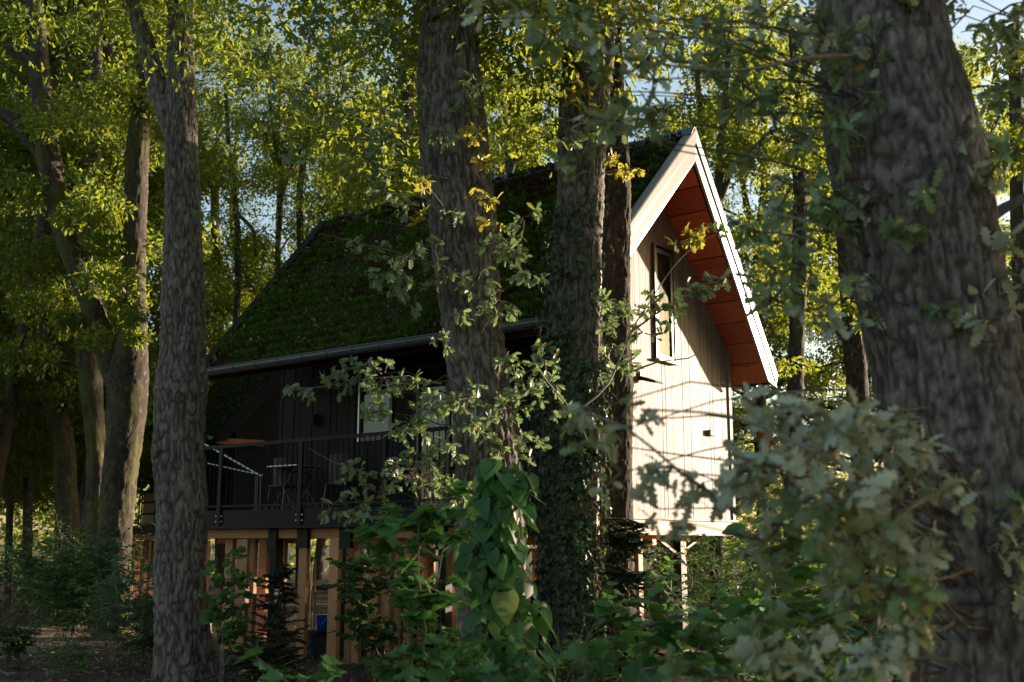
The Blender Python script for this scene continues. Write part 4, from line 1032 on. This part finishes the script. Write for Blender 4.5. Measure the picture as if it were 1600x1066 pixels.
# --- forest trees behind: five kinds of oak, copied
def make_proto(k):
    H = RNG.uniform(17, 21); z = np.linspace(-.2, H, 9)
    P = np.stack([np.cumsum(RNG.normal(size=9)*.22), np.cumsum(RNG.normal(size=9)*.22), z], -1); P[:, :2] -= P[0, :2]
    R = np.interp(z, [0, H], [RNG.uniform(.17, .27), .05])
    p, r = smooth_line(P, R, .4); tb = [tube(p, r, 14, None, k, (), .2)]
    cs, rs, ns = [], [], []
    for j in range(30):
        zz = RNG.uniform(2.8, H-.5); i = np.argmin(np.abs(p[:, 2]-zz)); a = j*2.4+RNG.uniform(-.5, .5)
        L = RNG.uniform(1.5, 3.3)*(1 if zz > 4.5 else .8)*(1-.5*max(0, (zz-12)/9))
        e = p[i]+np.array([math.cos(a)*L, math.sin(a)*L, RNG.uniform(.2, 1.3)])
        q = bent(p[i], e, .1, 5, .08); tb.append(tube(q, np.linspace(r[i]*.45, .012, 5), 5))
        for f, rad in ((.55, .6), (.8, .8), (1.02, .75)):
            cs.append(p[i]*(1-f)+e*f+RNG.normal(size=3)*.25); rs.append(rad*RNG.uniform(.7, 1.2)); ns.append(int(rad*rad*560))
    v, f, t = join(tb); tm = mesh_np('trunk', v, [f], t); tm.materials.append(M['bark_far'])
    v, f, t = crown_leaves(cs, rs, ns, .14); cm = mesh_np('crown', v, [f], t, False); cm.materials.append(M['leaf_wood'])
    return tm, cm
PROTO = [make_proto(k) for k in range(5)]
def forest_tree(k, x, y, rz, s, label, group=None, name='oak_tree'):
    t = thing(name, label, 'tree', (x, y, 0), rz, group); t.scale = (s, s, s)
    put('trunk', PROTO[k % 5][0], t); put('crown', PROTO[k % 5][1], t)
def in_cabin(x, y, fr, m):
    d = np.array([x, y, 0])-fr.o; a, b = np.dot(d, fr.v), np.dot(d, fr.u); return -m < a < WID+m and -m-1 < b < LEN+m
cnt = 0; placed = []
for row, Y0 in enumerate((23.5, 26.5, 30, 34, 39)):
    for x in np.arange(-.60*Y0, .56*Y0, 3.0+.22*row):
        X, Y = x+RNG.uniform(-1, 1), Y0+RNG.uniform(-1.3, 1.3)
        if in_cabin(X, Y, CAB, 1.6) or in_cabin(X, Y, CAB2, 1.2): continue
        # the open lane that lets the low sun onto the gable
        d = np.array([X-3.2, Y-16.8]); sv = np.array([SUN_DIR.x, SUN_DIR.y]); along = d@sv; off = d[0]*sv[1]-d[1]*sv[0]
        if along > 0 and abs(off) < 4.6: continue
        d = np.array([X+6.9, Y-19.7]); along = d@sv; off = d[0]*sv[1]-d[1]*sv[0]
        if along > 0 and abs(off) < 4.6: continue
        if -.37 < X/Y < -.19 and Y < 30: continue
        if row < 2 and X > -1.5 and RNG.random() < .5: continue
        if X/Y > .20 and RNG.random() < .4: continue
        if row >= 2 and X > -1 and RNG.random() < .75: continue
        side = 'left' if X/Y < -.25 else ('middle' if X/Y < .12 else 'right')
        dep = 'near the cabins' if row < 2 else ('in the middle rows' if row < 4 else 'in the last row')
        k_ = sum(1 for p in placed if p == row); placed.append(row)
        lab = 'leafy forest oak in the %s of the wood behind, %s' % (side, dep)
        if row < 2: lab = 'leafy oak in the %s row of the wood, %s from the left' % (('front', 'second')[row], ('first', 'second', 'third', 'fourth', 'fifth', 'sixth', 'seventh', 'eighth', 'ninth', 'tenth', 'eleventh')[k_])
        forest_tree(cnt+row, X, Y, RNG.uniform(0, 6.28), RNG.uniform(.85, 1.1), lab, 'forest oaks, %s of the wood, %s' % (side, dep)); cnt += 1
for k, (x, y, lab) in enumerate([(7.5, 33, 'leafy oak seen just right of the gable eave, far back'), (10.7, 35, 'leafy oak in the gap between the gable and the massive oak'), (14, 37.5, 'leafy oak directly behind the massive right oak'), (9, 39, 'far leafy oak closing the gap right of the gable'), (16.5, 41, 'far leafy oak beyond the massive right oak'),
                                 (-9, 41, 'far leafy oak above the mossy roof of the far cabin'), (-14, 37, 'far leafy oak behind the forked mossy oak'), (-4.5, 38, 'far leafy oak behind the middle of the ridge'), (-17, 31, 'leafy oak at the far left of the wood'), (1.5, 36, 'far leafy oak behind the ridge, between the two centre oaks'), (-7, 46, 'farthest leafy oak seen left of the ridge'), (-1.5, 43, 'farthest leafy oak behind the ridge'), (17, 40, 'far leafy oak at the right edge of the wood'), (-11.5, 45, 'far leafy oak glimpsed between the bulging oak and the roof edge'), (-8.6, 49, 'farthest leafy oak glimpsed between the bulging oak and the roof edge')]):
    forest_tree(k+1, x, y, k*1.9, 1.05+.02*(k % 3), lab)
# unseen oaks, added to shade foreground and gable and to darken the window reflections
for k, (x, y) in enumerate([(9.5, 8.5), (12.5, 11.5), (9, 4.5), (15, 14), (16, 10), (20, 17), (13, 6), (12.5, 14.5), (8, 0), (12, -1), (7.5, -6), (13, -7), (9.5, 3.5), (6.8, -3), (-12, 7), (-16, 11), (-11, 1)]):
    forest_tree(k, x, y, k*1.3, .95, 'unseen leafy oak added out of frame to shape the light', 'unseen oaks added for the light')

# ================================================================== shrubs
sticks()
def shrub(name, label, px, py_base, Y, w, h, nleaf, kind, mat, size, parts=0, cat='shrub', stems=7, stemcol='twig', flat=.8, ground=0., lean=(0, 0), leafgeo=None, topheavy=.35):
    """bush on the ground below px at distance Y, w metres wide, h tall"""
    b = W(px, py_base, Y); base = np.array([b[0], Y, ground])
    t = thing(name, label, cat, base)
    PP, DD, segs = [], [], []
    nst = stems
    for k in range(nst):
        a = 2*PI*k/nst+RNG.uniform(-.4, .4); top = np.array([math.cos(a)*w*.42*RNG.random()**.5+lean[0], math.sin(a)*w*.3*RNG.random()**.5+lean[1], h*RNG.uniform(.62, 1.0)])
        s = bent(np.array([math.cos(a)*.06, math.sin(a)*.06, -.05]), top, .02, 7, .05*w); segs.append(s)
        for _ in range(max(3, int(nleaf/nst/7))):
            f = topheavy+(1-topheavy)*RNG.random(); i = min(5, int(f*6)); o = s[i]+(s[i+1]-s[i])*RNG.random()
            d = rand_dirs(1, .5)[0]+np.array([0, 0, .25]); L = w*RNG.uniform(.08, .30)
            e = o+d*L; segs.append((o, e))
            for j in range(7):
                ff = .25+.75*j/6; q = o+(e-o)*ff
                side = np.cross(d, [0, 0, 1.]); side = side/(np.linalg.norm(side)+1e-6)*(1 if j % 2 else -1)
                PP.append(q); DD.append(side*.9+d*.5+rand_dirs(1)[0]*.35-np.array([0, 0, .25]))
    PP = np.array(PP); DD = np.array(DD); n = len(PP)
    Nn = np.array([0, 0, flat])+rand_dirs(n)*.55; R = frames(DD, Nn); sz = RNG.uniform(.6, 1.2, n)*size
    twig_mesh('stem', segs, np.zeros(3), .003, t, stemcol, .007)
    o = RNG.permutation(n)
    if parts: leaf_parts(t, np.zeros(3), PP[o[:parts]], R[o[:parts]], sz[o[:parts]], kind, mat)
    rest = o[parts:]
    if len(rest):
        geo = LEAF[kind][0] if leafgeo is None else leafgeo
        v, f, tt = leaf_cloud('s', PP[rest], R[rest], sz[rest], geo)
        ob = put('foliage', mesh_np('foliage', v, [f], tt), t, M[mat])
        if parts: tag(ob, kind='stuff')
    return t
# left group
shrub('leafy_shrub', 'bright green leafy shrub between the path and the forked oak', 118, 960, 16.5, 2.0, 1.75, 3000, 'oval', 'leaf_shrub', .10, 0)
shrub('leafy_shrub', 'low dark shrub at the foot of the bulging oak, left side', 232, 1030, 14.6, 1.6, 1.1, 2600, 'oval', 'leaf_dark', .075, 0, stems=9)
shrub('leafy_shrub', 'small low plant by the path at the left edge', 22, 1010, 14.8, .95, .75, 900, 'oval', 'leaf_dark', .085, 0)
shrub('leafy_shrub', 'small sprouting plant on the soil below the bright left shrub', 105, 1040, 13.6, .75, .5, 260, 'oval', 'leaf_shrub', .08, 0)
shrub('leafy_shrub', 'tall airy shrub with pale stems right of the bright left shrub', 185, 1000, 15.4, 1.3, 1.5, 1100, 'oval', 'leaf_shrub', .085, 0, stems=6, stemcol='twig_grey', topheavy=.5)
shrub('leafy_shrub', 'dim undergrowth bush at the far end of the sandy path', 60, 930, 23, 3.2, 1.9, 1400, 'oval', 'leaf_dark', .13, 0)
shrub('leafy_shrub', 'undergrowth bush behind the forked oak, beside the far cabin', 130, 930, 22, 2.2, 2.0, 1000, 'oval', 'leaf_dark', .13, 0)
shrub('climbing_plant', 'round-leaved climber with bare pale stems at the right foot of the bulging oak', 350, 1050, 13.2, .75, 1.75, 420, 'hazel', 'leaf_vine', .085, 260, 'plant', 5, 'twig_grey', .3, topheavy=.4)
# dark yew and holly
def conifer(label, px, py, Y, w, h, n, seedl=0):
    b = W(px, py, Y); base = np.array([b[0], Y, 0]); t = thing('yew_bush', label, 'shrub', base)
    segs, P, D = [bent((0, 0, -.05), (0, 0, h), 0, 8, .02)], [], []
    for z in np.sort(RNG.uniform(.1, h*.98, 60)):
        for _ in range(2):
            a = RNG.uniform(0, 6.28); L = w*.5*(1-.75*z/h)*RNG.uniform(.6, 1.15)+.06
            e = np.array([math.cos(a)*L, math.sin(a)*L, z+L*RNG.uniform(-.55, .5)]); s = (np.array([0, 0, z]), e); segs.append(s)
            m = max(6, int(n/110))
            f = RNG.random(m)**.7; q = s[0]+(e-s[0])*f[:, None]; P.append(q)
            sd = np.array([-math.sin(a), math.cos(a), 0]); D.append(np.where(RNG.random(m) < .5, 1, -1)[:, None]*sd+(e-s[0])/L*.6+rand_dirs(m)*.25)
    P = np.concatenate(P); D = np.concatenate(D); k = len(P)
    v, f, tt = leaf_cloud('y', P, frames(D, np.array([0, 0, 1.])+rand_dirs(k)*.3), RNG.uniform(.05, .11, k), (KITE[0]*[.5, 1, 1], KITE[1]))
    twig_mesh('stem', segs, np.zeros(3), .004, t, 'twig', .009)
    put('foliage', mesh_np('foliage', v, [f], tt, False), t, M['leaf_yew'])
conifer('dark feathery yew bush in front of the larch slats', 432, 1030, 13.2, .85, 1.4, 3000)
conifer('low dark yew spreading beside the first larch slat', 400, 1050, 12.6, 1.1, .5, 2400)
conifer('tall dark yew at the foot of the slim dark oak, left of the gable posts', 985, 1040, 11.4, .85, 1.95, 7500)
shrub('leafy_shrub', 'leafy bush climbing in front of the middle larch slats', 590, 1010, 13.6, 1.5, 1.75, 800, 'hazel', 'leaf_dark', .10, 0, topheavy=.25)
# hedge of bright bushes seen under and right of the gable
for k, (px, Y, w, h, m) in enumerate([(1030, 23, 2.6, 2.6, 'leaf_shrub'), (1085, 24, 2.6, 2.8, 'leaf_shrub'), (1160, 22, 2.8, 2.4, 'leaf_shrub'), (1225, 20.5, 2.4, 2.2, 'leaf_shrub'), (1190, 26, 3.4, 4.2, 'leaf_wood'), (1290, 25, 3.4, 3.8, 'leaf_wood'), (1110, 28, 3.6, 4.4, 'leaf_wood'), (1340, 22, 3, 2.6, 'leaf_shrub')]):
    shrub('leafy_shrub', ['bright bush seen through the gap below the gable, left of the steel column', 'bright bush seen below the gable, right of the steel column', 'bright bush just right of the gable corner', 'bright bush beyond the gable, half behind the pale oak spray', 'tall pale bush right of the gable eave', 'tall pale bush behind the pale oak spray at right', 'tall pale bush directly behind the gable corner', 'bright bush beside the massive oak, far behind'][k], px, 900, Y, w, h, 1500, 'oval', m, .13, 0, topheavy=.1)
shrub('leafy_shrub', 'dark bush at the right foot of the gable wall', 1120, 900, 15.5, 1.5, 1.9, 900, 'oval', 'leaf_dark', .10, 0, topheavy=.15)
shrub('leafy_shrub', 'tangled dark bush under the gable corner at right', 1230, 950, 12.5, 2.2, 1.5, 1200, 'hazel', 'leaf_dark', .11, 0, topheavy=.1)
shrub('leafy_shrub', 'dark bush at the foot of the massive right oak', 1380, 1000, 8.5, 1.8, 1.2, 700, 'hazel', 'leaf_dark', .11, 0, topheavy=.1)
shrub('leafy_shrub', 'low dark undergrowth at the foot of the ivy-clad oak', 880, 1050, 9.5, 1.8, .75, 700, 'hazel', 'leaf_dark', .09, 0, topheavy=.1)
shrub('hazel_shrub', 'mid-green bush on the ground in front of the gable posts', 1050, 1040, 9.0, 1.7, 1.05, 650, 'hazel', 'leaf_shrub', .10, 0, topheavy=.1)
shrub('hazel_shrub', 'mid-green bush right of the gable posts, behind the broad round-leaved shrub', 1170, 1040, 10.5, 2.0, 1.25, 750, 'hazel', 'leaf_shrub', .10, 0, topheavy=.1)
# foreground shrubs, large lobed leaves
shrub('maple_shrub', 'lobed-leaved green shrub filling the lower middle foreground', 610, 1066, 5.2, 1.5, 1.22, 700, 'maple', 'leaf_shrub', .10, 300, 'shrub', 8, 'twig', 1.0, topheavy=.3)
shrub('maple_shrub', 'tall lobed-leaved shoots left of the vine column', 660, 1066, 6.4, .85, 1.95, 480, 'maple', 'leaf_shrub', .115, 300, 'shrub', 4, 'twig', 1.0, topheavy=.35)
shrub('maple_shrub', 'dim lobed-leaved shoots at the bottom, right of the vine column', 840, 1066, 5.4, .9, 1.3, 330, 'maple', 'leaf_shrub', .085, 300, 'shrub', 6, 'twig', 1.0)
shrub('hazel_shrub', 'broad round-leaved shrub in the lower right foreground', 1090, 1066, 5.0, 1.0, 1.62, 380, 'hazel', 'leaf_shrub', .125, 200, 'shrub', 6, 'twig_grey', .9, topheavy=.3)
shrub('hazel_shrub', 'second round-leaved shrub further right, below the pale oak spray', 1240, 1066, 5.6, 1.5, 1.6, 520, 'hazel', 'leaf_shrub', .12, 240, 'shrub', 6, 'twig_grey', .9, topheavy=.2)
shrub('hazel_shrub', 'low small-leaved shrub at the bottom edge, left of the broad round-leaved one', 1010, 1066, 4.8, 1.0, 1.36, 520, 'hazel', 'leaf_shrub', .075, 240, 'shrub', 7, 'twig', .8, topheavy=.2)

# --- column of heart-leaved vine on an old stump
def vine():
    Y = 7.0; pts = [(800, 1120, 60), (790, 1000, 54), (778, 880, 50), (775, 780, 44), (778, 735, 30)]
    P, R, tb = limb_tube(pts, Y, 30, .06, (.05, .012, 2.4), 61, True)
    base = np.array([P[0][0], P[0][1], 0])
    ts = thing('tree_stump', 'slim dead stump hidden inside the heart-leaved vine', 'stump', base)
    put('trunk', trunk_mesh('trunk', [tb], base), ts, M['bark_dark'])
    t = thing('vine_plant', 'column of glossy heart-shaped vine leaves in the lower centre', 'vine', base+np.array([0, -.25, 0])); vb = base+np.array([0, -.25, 0])
    n = 300; pos, D, Nn, sz = [], [], [], []
    for k in range(n):
        z = .15+RNG.random()**.85*2.0; i = np.argmin(np.abs(P[:, 2]-z)); a = -PI/2+RNG.normal()*1.0; od = np.array([math.cos(a), math.sin(a), 0])
        wid = np.interp(z, [0, .6, 1.3, 1.85, 2.12, 2.25], [.27, .25, .23, .20, .13, .05])*(1+.25*math.sin(z*7+a))
        p = P[i]*[1, 1, 0]+od*(wid*RNG.uniform(.7, 1.15))+np.array([0, 0, z])
        pos.append(p); D.append(np.array([RNG.normal()*.4, -.2+RNG.normal()*.2, -1.])+od*RNG.uniform(.1, .7)); Nn.append(od+np.array([0, -.2, .45])+rand_dirs(1)[0]*.42)
        sz.append(RNG.choice([.07, .10, .12, .14, .16])*RNG.uniform(.9, 1.1))
    pos, D, Nn, sz = map(np.array, (pos, D, Nn, sz)); Rm = frames(D, Nn)
    mats = np.array(['leaf_vine']*n, dtype=object)
    q = W(788, 925, Y-.30); pos[0] = q; D0 = np.array([[.1, -.25, -1.]]); Rm[0] = frames(D0, np.array([[0, -1, .35]]))[0]; sz[0] = .20; mats[0] = 'leaf_vine_yellow'
    for j in (7, 50, 111): mats[j] = 'leaf_vine_yellow'
    leaf_parts(t, vb, pos, Rm, sz, 'heart', list(mats))
    seg = [bent(P[np.argmin(np.abs(P[:, 2]-z0))]+np.array([RNG.normal()*.05, -.12, 0])-[0, 0, z0*0], P[-1]+np.array([RNG.normal()*.08, -.1, RNG.uniform(-.3, .1)]), .05, 9, .05) for z0 in (.1, .2, .3, .5, .1, .4)]
    twig_mesh('stem', seg, vb, .004, t, 'leaf_vine' and 'twig', .005)
vine()

# --- pink blossom on the far side of the lobed shrub
def blossom():
    c = W(655, 742, 6.6); t = thing('pink_blossom', 'small pink blossom cluster above the lobed shoots, beside the deck', 'flower', c)
    m, nt_, out = new_mat('pink_petal'); finish(nt_, out, (.45, .12, .14), .6)
    v, f, tt = leaf_cloud('b', RNG.normal(size=(40, 3))*[.05, .03, .02], frames(rand_dirs(40), rand_dirs(40)), RNG.uniform(.018, .03, 40), KITE)
    put('petals', mesh_np('petals', v, [f], tt), t, m)
    twig_mesh('stem', [bent((0, 0, 0), (.03, 0, -.5), 0, 5, .02)], np.zeros(3), .003, t)
blossom()

# --- distant wood closing the view
def far_wood():
    n = 24000; a = RNG.uniform(-.78, .78, n); d = RNG.uniform(50, 64, n)
    hgt = 4+5*fbm(a*14, a*0+2, 3)+np.where(a > .1, -1.5, 1.5)
    pos = np.stack([np.sin(a)*d, np.cos(a)*d, RNG.random(n)**.8*hgt], -1)
    v, f, t = leaf_cloud('w', pos, frames(rand_dirs(n), np.array([0, 0, .6])+rand_dirs(n)), RNG.uniform(.3, .55, n), KITE)
    tag(put('distant_wood', mesh_np('distant_wood', v, [f], t, False), None, M['leaf_wood']), 'distant low wood closing the view behind the tree trunks', 'wood', kind='stuff')
far_wood()
